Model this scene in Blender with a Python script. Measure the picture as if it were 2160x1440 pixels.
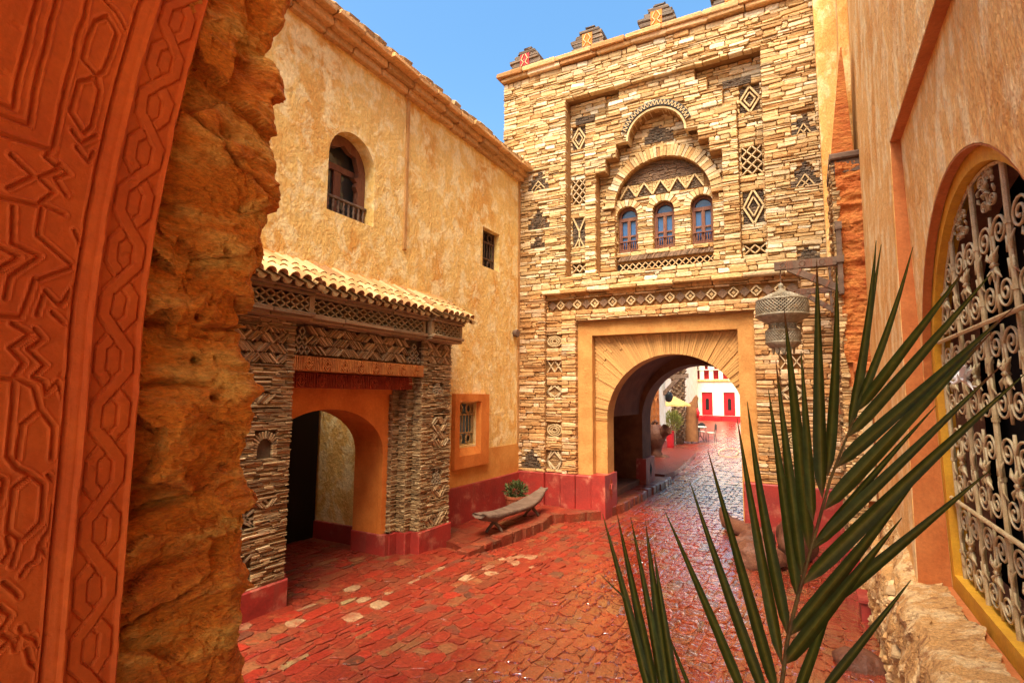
import bpy, math, random
import numpy as np
from mathutils import Vector, Matrix
from mathutils.geometry import tessellate_polygon

for o in list(bpy.data.objects):
    bpy.data.objects.remove(o)
random.seed(11)
RND = random.Random(7)
SC = bpy.context.scene
COL = SC.collection
PI = math.pi

# ------------------------------------------------------------------ camera
yaw, pitch, roll = math.radians(28.6), math.radians(5.7), math.radians(0.5)
fw = Vector((-math.sin(yaw) * math.cos(pitch), math.cos(yaw) * math.cos(pitch), math.sin(pitch)))
rt = Vector((math.cos(yaw), math.sin(yaw), 0))
up = rt.cross(fw)
rt2 = rt * math.cos(roll) + up * math.sin(roll)
up2 = up * math.cos(roll) - rt * math.sin(roll)
cam = bpy.data.cameras.new('camera')
cam.sensor_width = 36.0
cam.lens = 19.0
cam.clip_start = 0.05
cam.clip_end = 2000
camo = bpy.data.objects.new('camera', cam)
COL.objects.link(camo)
m = Matrix((rt2, up2, -fw)).transposed().to_4x4()
m.translation = Vector((0, 0, 2.0))
camo.matrix_world = m
SC.camera = camo

# ------------------------------------------------------------------ light
SUN_DIR = Vector((0.05, -0.50, 0.86)).normalized()      # towards the sun
elev = math.asin(SUN_DIR.z)
azim = math.atan2(SUN_DIR.x, SUN_DIR.y)
w = bpy.data.worlds.new('World')
SC.world = w
w.use_nodes = True
nt = w.node_tree
bg = nt.nodes['Background']
sky = nt.nodes.new('ShaderNodeTexSky')
sky.sky_type = 'NISHITA'
sky.sun_disc = False
sky.sun_elevation = elev
sky.sun_rotation = azim
sky.air_density = 1.8
sky.dust_density = 6.0
sky.ozone_density = 2.5
hsv = nt.nodes.new('ShaderNodeHueSaturation'); hsv.inputs['Saturation'].default_value = 1.45
nt.links.new(sky.outputs[0], hsv.inputs['Color']); nt.links.new(hsv.outputs[0], bg.inputs[0])
bg.inputs[1].default_value = 0.15
sun = bpy.data.lights.new('sun', 'SUN')
sun.energy = 4.3
sun.angle = math.radians(38)
sun.color = (1.0, 0.91, 0.74)
suno = bpy.data.objects.new('sun', sun)
COL.objects.link(suno)
suno.rotation_euler = SUN_DIR.to_track_quat('Z', 'Y').to_euler()
suno.location = (3, -6, 14)
vs = SC.view_settings
vs.view_transform = 'Standard'
vs.look = 'None'
vs.exposure = 1.04
vs.gamma = 1.0
vs.use_curve_mapping = False
SC.cycles.max_bounces = 5
SC.cycles.diffuse_bounces = 3
SC.cycles.glossy_bounces = 3
SC.cycles.use_denoising = True
SC.cycles.use_adaptive_sampling = True
SC.cycles.adaptive_threshold = 0.03
SC.cycles.sample_clamp_indirect = 6.0

# ------------------------------------------------------------------ helpers
V3 = Vector
def lerp(a, b, t): return a + (b - a) * t
def sstep(a, b, x):
    t = min(1, max(0, (x - a) / (b - a))); return t * t * (3 - 2 * t)

def _hash(ix, iy, iz):
    h = (ix.astype(np.int64) * 374761393 + iy.astype(np.int64) * 668265263 + iz.astype(np.int64) * 2147483647 + 1013904223) & 0xffffffff
    h = ((h ^ (h >> 13)) * 1274126177) & 0xffffffff
    h = (h ^ (h >> 16)) & 0xffffffff
    return h.astype(np.float64) / 4294967295.0
def vnoise(x, y, z):
    x, y, z = np.broadcast_arrays(np.asarray(x, float), np.asarray(y, float), np.asarray(z, float))
    fx, fy, fz = np.floor(x), np.floor(y), np.floor(z)
    tx, ty, tz = x - fx, y - fy, z - fz
    tx, ty, tz = [t * t * (3 - 2 * t) for t in (tx, ty, tz)]
    r = 0
    for a in (0, 1):
        for b in (0, 1):
            for c in (0, 1):
                wgt = (tx if a else 1 - tx) * (ty if b else 1 - ty) * (tz if c else 1 - tz)
                r = r + wgt * _hash(fx + a, fy + b, fz + c)
    return r * 2 - 1
def fbm(x, y, z, oct=4, gain=.5):
    s, a, k = 0, 1.0, 1.0
    for i in range(oct):
        s = s + a * vnoise(np.asarray(x) * k + 17.3 * i, np.asarray(y) * k + 5.1 * i, np.asarray(z) * k + 9.7 * i)
        a *= gain; k *= 2.03
    return s

class F:
    """a local frame: origin, two in-plane axes and the outward normal"""
    def __init__(s, O, U, V, N):
        s.O, s.U, s.V, s.N = V3(O), V3(U), V3(V), V3(N)
    def p(s, u, v, n=0.0):
        return s.O + s.U * u + s.V * v + s.N * n

class MB:
    def __init__(s): s.v, s.f, s.c = [], [], []
    def add(s, vs, fs, col=(1, 1, 1)):
        b = len(s.v); s.v += [tuple(v) for v in vs]; s.f += [tuple(i + b for i in f) for f in fs]
        s.c += [col] * len(vs)
    def box(s, a, b, col=(1, 1, 1)):
        x0, y0, z0 = [min(p, q) for p, q in zip(a, b)]; x1, y1, z1 = [max(p, q) for p, q in zip(a, b)]
        s.add([(x0, y0, z0), (x1, y0, z0), (x1, y1, z0), (x0, y1, z0), (x0, y0, z1), (x1, y0, z1), (x1, y1, z1), (x0, y1, z1)],
              [(0, 3, 2, 1), (4, 5, 6, 7), (0, 1, 5, 4), (1, 2, 6, 5), (2, 3, 7, 6), (3, 0, 4, 7)], col)
    def fbox(s, fr, u0, u1, v0, v1, n0, n1, col=(1, 1, 1), bev=0.0):
        """box in a frame with a chamfered front (n1)"""
        b = bev
        P = [fr.p(u0, v0, n0), fr.p(u1, v0, n0), fr.p(u1, v1, n0), fr.p(u0, v1, n0)]
        Q = [fr.p(u0, v0, n1 - b), fr.p(u1, v0, n1 - b), fr.p(u1, v1, n1 - b), fr.p(u0, v1, n1 - b)]
        fs = [(3, 2, 1, 0), (0, 1, 5, 4), (1, 2, 6, 5), (2, 3, 7, 6), (3, 0, 4, 7)]
        if b:
            R = [fr.p(u0 + b, v0 + b, n1), fr.p(u1 - b, v0 + b, n1), fr.p(u1 - b, v1 - b, n1), fr.p(u0 + b, v1 - b, n1)]
            fs += [(4, 5, 9, 8), (5, 6, 10, 9), (6, 7, 11, 10), (7, 4, 8, 11), (8, 9, 10, 11)]
            s.add(P + Q + R, fs, col)
        else:
            s.add(P + Q, fs + [(4, 5, 6, 7)], col)
    def prism(s, fr, outer, holes, n0, n1, col=(1, 1, 1), back=True):
        """extruded polygon with holes; n1 is the front"""
        loops = [outer] + list(holes)
        tri = tessellate_polygon([[V3((a, b, 0)) for a, b in lp] for lp in loops])
        flat = [q for lp in loops for q in lp]
        n = len(flat)
        vs = [fr.p(a, b, n1) for a, b in flat] + [fr.p(a, b, n0) for a, b in flat]
        fs = []
        for t in tri:
            a, b, c = [flat[i] for i in t]
            ar = (b[0] - a[0]) * (c[1] - a[1]) - (b[1] - a[1]) * (c[0] - a[0])
            if abs(ar) < 1e-12: continue
            t = tuple(t) if ar > 0 else tuple(reversed(t))
            fs.append(t)
            if back: fs.append(tuple(i + n for i in reversed(t)))
        k = 0
        for li, lp in enumerate(loops):
            m_ = len(lp)
            ar = sum(lp[i][0] * lp[(i + 1) % m_][1] - lp[(i + 1) % m_][0] * lp[i][1] for i in range(m_))
            ccw = ar > 0
            if li: ccw = not ccw
            for i in range(m_):
                a, b = k + i, k + (i + 1) % m_
                fs.append((a, a + n, b + n, b) if ccw else (b, b + n, a + n, a))
            k += m_
        s.add(vs, fs, col)
    def tube(s, pts, r, seg=6, col=(1, 1, 1), cap=True, rs=None):
        pts = [V3(p) for p in pts]; n = len(pts); vs = []; fs = []
        prev = None
        for i, p in enumerate(pts):
            t = (pts[min(i + 1, n - 1)] - pts[max(i - 1, 0)])
            t = t.normalized() if t.length > 1e-9 else V3((0, 0, 1))
            if prev is None:
                a = V3((0, 0, 1)) if abs(t.z) < .9 else V3((1, 0, 0))
                x = t.cross(a).normalized()
            else:
                x = (prev - t * prev.dot(t))
                x = x.normalized() if x.length > 1e-6 else t.orthogonal().normalized()
            prev = x
            y = t.cross(x)
            rr = rs[i] if rs else r
            for k in range(seg):
                an = 2 * PI * k / seg
                vs.append(p + x * (math.cos(an) * rr) + y * (math.sin(an) * rr))
        for i in range(n - 1):
            for k in range(seg):
                a = i * seg + k; b = i * seg + (k + 1) % seg
                fs.append((a, b, b + seg, a + seg))
        if cap:
            fs.append(tuple(reversed(range(seg)))); fs.append(tuple((n - 1) * seg + k for k in range(seg)))
        s.add(vs, fs, col)
    def lathe(s, c, prof, seg=24, col=(1, 1, 1), a0=0, a1=2 * PI):
        c = V3(c); vs = []; fs = []; n = len(prof)
        for k in range(seg):
            an = 2 * PI * k / seg
            for r, z in prof: vs.append(c + V3((math.cos(an) * r, math.sin(an) * r, z)))
        for k in range(seg):
            for i in range(n - 1):
                a = k * n + i; b = ((k + 1) % seg) * n + i
                fs.append((a, b, b + 1, a + 1))
        s.add(vs, fs, col)
    def bar(s, a, b, wv, hv, col=(1, 1, 1)):
        """bar from a to b with half-extent vectors wv, hv"""
        a, b, wv, hv = V3(a), V3(b), V3(wv), V3(hv)
        vs = [a - wv - hv, a + wv - hv, a + wv + hv, a - wv + hv, b - wv - hv, b + wv - hv, b + wv + hv, b - wv + hv]
        s.add(vs, [(0, 1, 2, 3), (7, 6, 5, 4), (0, 4, 5, 1), (1, 5, 6, 2), (2, 6, 7, 3), (3, 7, 4, 0)], col)
    def grid(s, P, cols=None, col=(1, 1, 1), flip=False):
        """P: array (n,m,3)"""
        n, m_ = P.shape[:2]; b = len(s.v)
        s.v += [tuple(x) for x in P.reshape(-1, 3)]
        s.c += [tuple(x) for x in cols.reshape(-1, 3)] if cols is not None else [col] * (n * m_)
        for i in range(n - 1):
            for j in range(m_ - 1):
                a = b + i * m_ + j
                q = (a, a + 1, a + m_ + 1, a + m_)
                s.f.append(tuple(reversed(q)) if flip else q)
    def build(s, name, mat, parent=None, smooth=False, label=None, kind=None):
        base = parent.get('_w') if parent is not None else None
        off = V3(base) if base is not None else V3((0, 0, 0))
        me = bpy.data.meshes.new(name)
        va = np.array(s.v, float)
        if len(va): va = va - np.array(off)
        me.from_pydata(va.tolist(), [], s.f)
        at = me.color_attributes.new('Col', 'FLOAT_COLOR', 'POINT')
        ca = np.ones((len(s.v), 4), np.float32); ca[:, :3] = np.array(s.c, np.float32).reshape(-1, 3)
        at.data.foreach_set('color', ca.ravel())
        if smooth: me.polygons.foreach_set('use_smooth', [True] * len(me.polygons))
        me.materials.append(mat)
        me.update()
        o = bpy.data.objects.new(name, me)
        COL.objects.link(o)
        if parent is not None:
            o.parent = parent
            o['_w'] = tuple(off)
        if label: o['label'] = label
        if kind: o['kind'] = kind
        return o

def thing(name, label, cat, loc=(0, 0, 0), group=None):
    o = bpy.data.objects.new(name, None)
    COL.objects.link(o); o.location = loc; o.empty_display_size = .2
    o['label'] = label; o['category'] = cat; o['_w'] = tuple(loc)
    if group: o['group'] = group
    return o
def tag(o, label, cat, group=None):
    o['label'] = label; o['category'] = cat
    if group: o['group'] = group
    return o

def quick_stone(fr, u0, u1, v0, v1, n0, n1, jit=.01, bulge=.008, rot=0.0, rnd=RND, tilt=0.0, cut=.18):
    """an irregular quarried stone: 8-point outline, bevelled rim, slightly tilted face"""
    cu, cv = (u0 + u1) / 2, (v0 + v1) / 2; hu, hv = (u1 - u0) / 2, (v1 - v0) / 2
    c_ = min(hu, hv) * 2 * cut
    pts = [(-hu + c_, -hv), (hu - c_, -hv), (hu, -hv + c_), (hu, hv - c_), (hu - c_, hv), (-hu + c_, hv), (-hu, hv - c_), (-hu, -hv + c_)]
    pts = [(a + rnd.uniform(-jit, jit), b + rnd.uniform(-jit, jit) * .7) for a, b in pts]
    ca, sa = math.cos(rot), math.sin(rot)
    tu, tv = rnd.uniform(-tilt, tilt), rnd.uniform(-tilt, tilt)
    ins = min(hu, hv) * .28
    vs = []
    for lev in (0, 1, 2):
        for a, b in pts:
            if lev == 2:
                a2 = a - math.copysign(min(ins, abs(a)), a); b2 = b - math.copysign(min(ins, abs(b)), b)
            else: a2, b2 = a, b
            n = n0 if lev == 0 else (n1 + tu * a + tv * b + (rnd.uniform(0, bulge) + bulge * .4 if lev == 2 else 0))
            vs.append(fr.p(cu + a2 * ca - b2 * sa, cv + a2 * sa + b2 * ca, n))
    fs = []
    for L in (0, 8):
        for i in range(8):
            j = (i + 1) % 8
            fs.append((L + i, L + j, L + 8 + j, L + 8 + i))
    fs.append(tuple(range(16, 24)))
    return vs, fs

def vary(c, a, b, r=RND):
    s = r.uniform(a, b); return tuple(q * s for q in c)

class Pieces:
    """alike pieces of one thing: the largest become objects of their own, the rest one joined part"""
    def __init__(s): s.items = []
    def add(s, vs, fs, col, weight):
        s.items.append((weight, vs, fs, col))
    def emit(s, name, rest, mat, parent, most=300):
        it = sorted(s.items, key=lambda t: -t[0])
        for w_, vs, fs, col in it[:most]:
            mb = MB(); mb.add(vs, fs, col); mb.build(name, mat, parent)
        if it[most:]:
            mb = MB()
            for w_, vs, fs, col in it[most:]: mb.add(vs, fs, col)
            mb.build(rest, mat, parent, kind='stuff')

def paint(segs, u0, u1, d):
    out = []
    for a, b, k in segs:
        if b <= u0 or a >= u1: out.append((a, b, k)); continue
        if a < u0: out.append((a, u0, k))
        if b > u1: out.append((u1, b, k))
    out.append((u0, u1, d))
    return sorted(out)

def courses(pcs, fr, seg_fn, v0, v1, hr, wr, gap, pal, jit=.008, bulge=.01, thick=.12, tilt=0.0, prot=.02, wfn=None, rnd=RND, zfn=None, cut=.18, rotj=0.0):
    v = v0
    while v < v1 - 1e-6:
        h = rnd.uniform(*hr)
        if v + h > v1 - hr[0] * .6: h = v1 - v
        for a, b, d in seg_fn(v + h / 2):
            if d is None or b - a < .02: continue
            u = a
            while u < b - 1e-6:
                w_ = rnd.uniform(*wr) * (1.0 if rnd.random() > .12 else 1.6)
                if u + w_ > b - wr[0] * .7: w_ = b - u
                hh = h
                # now and then a course is split in two thinner stones
                parts = [(v, v + hh)]
                if rnd.random() < .12 and hh > hr[0] * 1.3: k = rnd.uniform(.4, .6) * hh; parts = [(v, v + k), (v + k, v + hh)]
                for va, vb in parts:
                    n1 = -d + rnd.uniform(-prot * .4, prot)
                    g = gap * rnd.uniform(.6, 1.5)
                    f2 = fr
                    if zfn:
                        dz = zfn(u + w_ / 2, (va + vb) / 2); f2 = F(fr.p(0, 0, dz), fr.U, fr.V, fr.N)
                    if w_ - g < .012 or vb - va - g < .006: continue
                    vs, fs = quick_stone(f2, u + g / 2, u + w_ - g / 2, va + g / 2, vb - g / 2, n1 - thick, n1, jit, bulge, rnd.uniform(-rotj, rotj), rnd, tilt, cut)
                    col = pal(rnd, u, va)
                    area = w_ * (vb - va)
                    pcs.add(vs, fs, col, area * (wfn(u, va) if wfn else 1))
                u += w_
        v += h

def arch_pts(c, hw, z0, zs, rise, n=20):
    """closed outline: rectangle with an elliptic top, counter-clockwise"""
    pts = [(c - hw, z0), (c + hw, z0)]
    for i in range(n + 1):
        t = PI * i / n
        pts.append((c + hw * math.cos(t), zs + rise * math.sin(t)))
    return pts
def rect(u0, u1, v0, v1): return [(u0, v0), (u1, v0), (u1, v1), (u0, v1)]

# ------------------------------------------------------------------ materials
def mat(name, col=None, col2=None, ns=4.0, lo=.35, hi=.65, rough=.85, bump=.3, bs=40.0, bd=.01, stretch=(1, 1, 1), spec=.3, metal=0.0,
        fine=.25, dist=0.0, mx=1.0, col3=None, n3=1.2, lo3=.5, hi3=.7, bs2=None, bump2=0.0, streak=None):
    m_ = bpy.data.materials.new(name); m_.use_nodes = True
    t = m_.node_tree; N = t.nodes; L = t.links
    b = N['Principled BSDF']
    tc = N.new('ShaderNodeTexCoord'); geo = N.new('ShaderNodeNewGeometry')
    mp = N.new('ShaderNodeMapping'); mp.inputs['Scale'].default_value = stretch
    L.new(geo.outputs['Position'], mp.inputs['Vector'])
    def noise(sc, det=5, rgh=.6, vec=None):
        n = N.new('ShaderNodeTexNoise'); n.inputs['Scale'].default_value = sc; n.inputs['Detail'].default_value = det
        n.inputs['Roughness'].default_value = rgh; n.inputs['Distortion'].default_value = dist; L.new((vec or mp.outputs[0]), n.inputs['Vector']); return n
    if col is None:
        a = N.new('ShaderNodeAttribute'); a.attribute_name = 'Col'; cur = a.outputs['Color']
    else:
        r = N.new('ShaderNodeRGB'); r.outputs[0].default_value = (*col, 1); cur = r.outputs[0]
    def ramp(n, lo_, hi_):
        mr = N.new('ShaderNodeMapRange'); mr.inputs['From Min'].default_value = lo_; mr.inputs['From Max'].default_value = hi_
        mr.interpolation_type = 'SMOOTHSTEP'; L.new(n.outputs['Fac'], mr.inputs['Value']); return mr.outputs[0]
    def mix(fac, a_, b_, mode='MIX'):
        x = N.new('ShaderNodeMix'); x.data_type = 'RGBA'; x.blend_type = mode
        if isinstance(fac, float): x.inputs['Factor'].default_value = fac
        else: L.new(fac, x.inputs['Factor'])
        for sock, val in (('A', a_), ('B', b_)):
            i = [q for q in x.inputs if q.name == sock and q.type == 'RGBA'][0]
            if isinstance(val, tuple): i.default_value = (*val, 1)
            else: L.new(val, i)
        return [q for q in x.outputs if q.type == 'RGBA'][0]
    def scaled(sock, k):
        if k == 1.0: return sock
        q = N.new('ShaderNodeMath'); q.operation = 'MULTIPLY'; q.inputs[1].default_value = k; L.new(sock, q.inputs[0]); return q.outputs[0]
    if col2: cur = mix(scaled(ramp(noise(ns), lo, hi), mx), cur, col2)
    if streak:
        mp2 = N.new('ShaderNodeMapping'); mp2.inputs['Scale'].default_value = (3.2, 3.2, .22); L.new(geo.outputs['Position'], mp2.inputs['Vector'])
        cur = mix(scaled(ramp(noise(1.3, 5, .65, mp2.outputs[0]), streak[1], streak[2]), streak[3]), cur, streak[0])
    if col3: cur = mix(ramp(noise(n3, 6, .65), lo3, hi3), cur, col3)
    if fine:
        fn = noise(ns * 9 + 11, 4, .7)
        mr = N.new('ShaderNodeMapRange'); mr.inputs['From Min'].default_value = .3; mr.inputs['From Max'].default_value = .7
        mr.inputs['To Min'].default_value = 1 - fine; mr.inputs['To Max'].default_value = 1 + fine * .6
        L.new(fn.outputs['Fac'], mr.inputs['Value'])
        cb = N.new('ShaderNodeCombineColor')
        for k in range(3): L.new(mr.outputs[0], cb.inputs[k])
        cur = mix(1.0, cur, cb.outputs[0], 'MULTIPLY')
    L.new(cur, b.inputs['Base Color'])
    b.inputs['Roughness'].default_value = rough
    b.inputs['Specular IOR Level'].default_value = spec
    b.inputs['Metallic'].default_value = metal
    if bump:
        n = noise(bs, 4, .62)
        h = n.outputs['Fac']
        if bs2:
            n2 = noise(bs2, 4, .6)
            ad = N.new('ShaderNodeMath'); ad.operation = 'MULTIPLY_ADD'
            L.new(n2.outputs['Fac'], ad.inputs[0]); ad.inputs[1].default_value = bump2; L.new(h, ad.inputs[2]); h = ad.outputs[0]
        bp = N.new('ShaderNodeBump'); bp.inputs['Strength'].default_value = bump; bp.inputs['Distance'].default_value = bd
        L.new(h, bp.inputs['Height']); L.new(bp.outputs[0], b.inputs['Normal'])
    return m_

M = {}
M['facade_stone'] = mat('facade_stone', None, col2=(.50, .26, .08), mx=.32, lo=.48, hi=.72, ns=1.1, streak=((.30, .16, .06), .56, .74, .35), rough=.8, bump=.7, bs=22, bd=.02, fine=.3, spec=.35)
M['mortar'] = mat('mortar', (.36, .19, .065), (.28, .13, .04), ns=6, bump=.6, bs=40, bd=.01)
M['slate'] = mat('slate', None, ns=9, streak=((.30, .16, .06), .5, .7, .4), rough=.7, bump=.7, bs=50, bd=.008, fine=.35, stretch=(1, 1, 2), spec=.4)
M['slate_core'] = mat('slate_core', (.13, .085, .045), (.09, .055, .03), ns=8, bump=.5)
M['stucco'] = mat('stucco', (.80, .51, .155), (.70, .35, .075), ns=1.5, lo=.48, hi=.66, col3=(.87, .66, .31), n3=4.5, lo3=.46, hi3=.62, streak=((.62, .30, .07), .52, .72, .55), rough=.9, bump=.6, bs=8, bd=.04, bs2=26, bump2=.5, fine=.2, stretch=(1, 1, .8), dist=.5)
M['rib'] = mat('stucco_rib', (.54, .29, .10), (.46, .22, .06), ns=4, rough=.9, bump=.5, bs=18, bd=.02, fine=.2)
M['ochre'] = mat('ochre', (.66, .29, .06), (.58, .21, .035), ns=2, rough=.85, bump=.35, bs=14, bd=.015, fine=.12)
M['orange'] = mat('orange', (.66, .21, .035), (.55, .15, .02), ns=3, rough=.8, bump=.3, bs=18, bd=.012, fine=.12)
M['red'] = mat('red_paint', (.34, .030, .020), (.26, .028, .02), ns=3, col3=(.48, .15, .09), n3=4, lo3=.52, hi3=.72, streak=((.22, .06, .035), .54, .7, .5), rough=.5, bump=.4, bs=14, bd=.012, fine=.18, spec=.4)
M['frameplaster'] = mat('frame_plaster', (.54, .27, .075), (.46, .20, .05), ns=4, rough=.85, bump=.5, bs=22, bd=.015, fine=.2)
M['rightwall'] = mat('right_stucco', (.82, .44, .13), (.90, .63, .29), ns=4.5, lo=.46, hi=.60, col3=(.72, .33, .075), n3=2.2, lo3=.48, hi3=.66, streak=((.58, .24, .06), .54, .74, .3), rough=.88, bump=.9, bs=9, bd=.03, bs2=30, bump2=.5, fine=.25, stretch=(1.2, 1.2, .6), dist=.3)
M['rightdeep'] = mat('right_recess', (.55, .18, .05), (.48, .14, .035), ns=4, rough=.85, bump=.4, bs=16, bd=.012, fine=.18)
M['yellow'] = mat('yellow_paint', (.74, .38, .03), (.62, .29, .025), ns=5, rough=.6, bump=.25, bs=25, bd=.008, fine=.15)
M['rubble'] = mat('rubble', (.52, .27, .09), (.66, .43, .20), ns=7, lo=.45, hi=.6, col3=(.30, .13, .045), n3=9, lo3=.55, hi3=.68, rough=.9, bump=1.0, bs=16, bd=.06, fine=.35, stretch=(1, 1, .8))
M['carved'] = mat('carved_plaster', (.70, .135, .014), (.60, .10, .011), ns=3, streak=((.62, .16, .03), .5, .7, .4), rough=.75, bump=.3, bs=70, bd=.006, fine=.12)
M['rock'] = mat('mud_rock', (.80, .25, .02), (.88, .45, .08), ns=5, lo=.45, hi=.65, col3=(.60, .13, .011), n3=3, lo3=.5, hi3=.7, rough=.9, bump=1.0, bs=18, bd=.03, bs2=80, bump2=.5, fine=.35, stretch=(1, .6, 1.6))
M['wood'] = mat('brown_wood', (.16, .055, .03), (.22, .09, .045), ns=8, rough=.6, bump=.4, bs=30, bd=.006, stretch=(1, 1, .2), fine=.3)
M['oldwood'] = mat('weathered_wood', (.12, .07, .045), (.19, .12, .08), ns=10, rough=.8, bump=.6, bs=30, bd=.008, stretch=(.25, 1, 1), fine=.35)
M['carvedwood'] = mat('carved_lintel', (.50, .17, .035), (.40, .12, .025), ns=8, rough=.75, bump=.8, bs=30, bd=.012, fine=.3)
M['redwood'] = mat('red_lintel', (.36, .06, .018), (.30, .045, .015), ns=8, rough=.75, bump=.8, bs=30, bd=.012, fine=.3)
M['glass'] = mat('sky_tint_pane', (.03, .09, .22), None, rough=.06, bump=0, fine=0, spec=.6)  # sky reflection put into the blue of the pane
M['darkglass'] = mat('dark_pane', (.05, .045, .04), None, rough=.08, bump=0, fine=0, spec=.6)
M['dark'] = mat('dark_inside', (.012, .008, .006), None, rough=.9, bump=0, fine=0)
M['tile'] = mat('clay_tile', None, ns=12, rough=.85, bump=.5, bs=40, bd=.006, fine=.35)
M['iron'] = mat('cream_iron', (.64, .50, .27), (.50, .36, .17), ns=16, col3=(.25, .11, .05), n3=14, lo3=.58, hi3=.68, rough=.5, bump=.3, bs=60, bd=.003, fine=.25, spec=.5)
M['brass'] = mat('aged_brass', (.30, .25, .17), (.20, .15, .09), ns=20, rough=.5, bump=.3, bs=60, bd=.003, metal=.15, fine=.3)
M['rust'] = mat('rusty_iron', (.11, .055, .03), (.16, .08, .04), ns=20, rough=.7, bump=.4, bs=50, bd=.003, fine=.3)
M['terracotta'] = mat('terracotta', (.38, .10, .04), (.30, .075, .03), ns=6, rough=.75, bump=.4, bs=25, bd=.008, fine=.2)
M['vault'] = mat('shaded_red_plaster', (.20, .065, .028), (.14, .045, .02), ns=4, rough=.9, bump=.5, bs=16, bd=.015, fine=.2)  # red-brown plaster, the dimness of the passage put into its colour
M['leaf'] = mat('leaf', None, ns=8, rough=.5, bump=.15, bs=50, bd=.003, fine=.2, spec=.2)
M['mud'] = mat('shaded_mud', (.46, .12, .025), (.56, .20, .045), ns=6, col3=(.34, .075, .015), n3=4, lo3=.5, hi3=.7, rough=.9, bump=1.0, bs=14, bd=.03, fine=.3, stretch=(1, 1, 1.8))  # mud of the porch, its shade put into a darker base colour
M['boulder'] = mat('boulder', (.10, .032, .016), (.16, .06, .03), ns=5, rough=.6, bump=.7, bs=12, bd=.03, fine=.3)
M['white'] = mat('limewash', (.80, .74, .60), (.72, .62, .44), ns=2, rough=.9, bump=.4, bs=8, bd=.02, fine=.1)
M['redgloss'] = mat('red_door_paint', (.50, .015, .02), (.42, .012, .015), ns=5, rough=.45, bump=.2, bs=20, bd=.005, fine=.1)
M['bark'] = mat('palm_bark', (.22, .13, .07), (.13, .075, .04), ns=8, rough=.9, bump=.8, bs=20, bd=.03, fine=.3)
M['straw'] = mat('straw', (.55, .36, .12), (.42, .25, .07), ns=20, rough=.9, bump=.6, bs=50, bd=.01, fine=.4, stretch=(1, 1, .3))
M['cloth'] = mat('brown_cloth', (.24, .10, .035), (.18, .07, .025), ns=5, rough=.95, bump=.4, bs=30, bd=.01, fine=.2)
M['blackiron'] = mat('black_iron', (.03, .03, .03), None, rough=.5, bump=.1, fine=.2)
M['cream'] = mat('cream_line', (.64, .46, .24), (.52, .35, .16), ns=20, rough=.8, bump=.3, bs=40, bd=.005, fine=.2)

def wet_ground(name, attr=True, col=(.3, .05, .03)):
    """paving: painted stone, dry beside the walls and wet along the middle of the lane"""
    m_ = mat(name, None if attr else col, col2=(.21, .021, .008), ns=2.6, lo=.44, hi=.62, mx=.7, col3=(.26, .052, .018), n3=5.0, lo3=.56, hi3=.66, rough=.5, bump=.6, bs=9, bd=.02, bs2=40, bump2=.4, fine=.4, spec=.5)
    t = m_.node_tree; N = t.nodes; L = t.links; b = N['Principled BSDF']
    geo = N.new('ShaderNodeNewGeometry'); sp = N.new('ShaderNodeSeparateXYZ'); L.new(geo.outputs['Position'], sp.inputs[0])
    # distance from the wet strip axis: x = -1.55 - .03*y
    ma = N.new('ShaderNodeMath'); ma.operation = 'MULTIPLY_ADD'; L.new(sp.outputs['Y'], ma.inputs[0]); ma.inputs[1].default_value = .075; L.new(sp.outputs['X'], ma.inputs[2])
    ns = N.new('ShaderNodeTexNoise'); ns.inputs['Scale'].default_value = 1.1; ns.inputs['Detail'].default_value = 5; ns.inputs['Roughness'].default_value = .7
    L.new(geo.outputs['Position'], ns.inputs['Vector'])
    mb_ = N.new('ShaderNodeMath'); mb_.operation = 'MULTIPLY_ADD'; L.new(ns.outputs['Fac'], mb_.inputs[0]); mb_.inputs[1].default_value = 1.6; L.new(ma.outputs[0], mb_.inputs[2])
    mr = N.new('ShaderNodeMapRange'); mr.interpolation_type = 'SMOOTHSTEP'
    mr.inputs['From Min'].default_value = -1.6; mr.inputs['From Max'].default_value = -.6
    mr.inputs['To Min'].default_value = .44; mr.inputs['To Max'].default_value = .10
    L.new(mb_.outputs[0], mr.inputs['Value'])
    L.new(mr.outputs[0], b.inputs['Roughness'])
    b.inputs['Specular IOR Level'].default_value = .35
    mc = N.new('ShaderNodeMapRange'); mc.inputs['From Min'].default_value = .45; mc.inputs['From Max'].default_value = .12
    L.new(mr.outputs[0], mc.inputs['Value']); L.new(mc.outputs[0], b.inputs['Coat Weight'])
    b.inputs['Coat Roughness'].default_value = .06; b.inputs['Coat IOR'].default_value = 2.8
    wn = N.new('ShaderNodeTexNoise'); wn.inputs['Scale'].default_value = 10; wn.inputs['Detail'].default_value = 3; L.new(geo.outputs['Position'], wn.inputs['Vector'])
    wb_ = N.new('ShaderNodeBump'); wb_.inputs['Strength'].default_value = 1.0; wb_.inputs['Distance'].default_value = .018; L.new(wn.outputs['Fac'], wb_.inputs['Height']); L.new(wb_.outputs[0], b.inputs['Coat Normal'])
    return m_
def translucent(m_, fac):
    t = m_.node_tree; N = t.nodes; L = t.links; b = N['Principled BSDF']; out = [n for n in N if n.type == 'OUTPUT_MATERIAL'][0]
    tr = N.new('ShaderNodeBsdfTranslucent'); mx = N.new('ShaderNodeMixShader'); mx.inputs[0].default_value = fac
    L.new(b.inputs['Base Color'].links[0].from_socket, tr.inputs['Color']); L.new(b.outputs[0], mx.inputs[1]); L.new(tr.outputs[0], mx.inputs[2]); L.new(mx.outputs[0], out.inputs[0])
translucent(M['leaf'], .3)
M['paving'] = wet_ground('paving_stone')
M['paving_joint'] = wet_ground('paving_joint', False, (.21, .046, .019))
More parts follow.
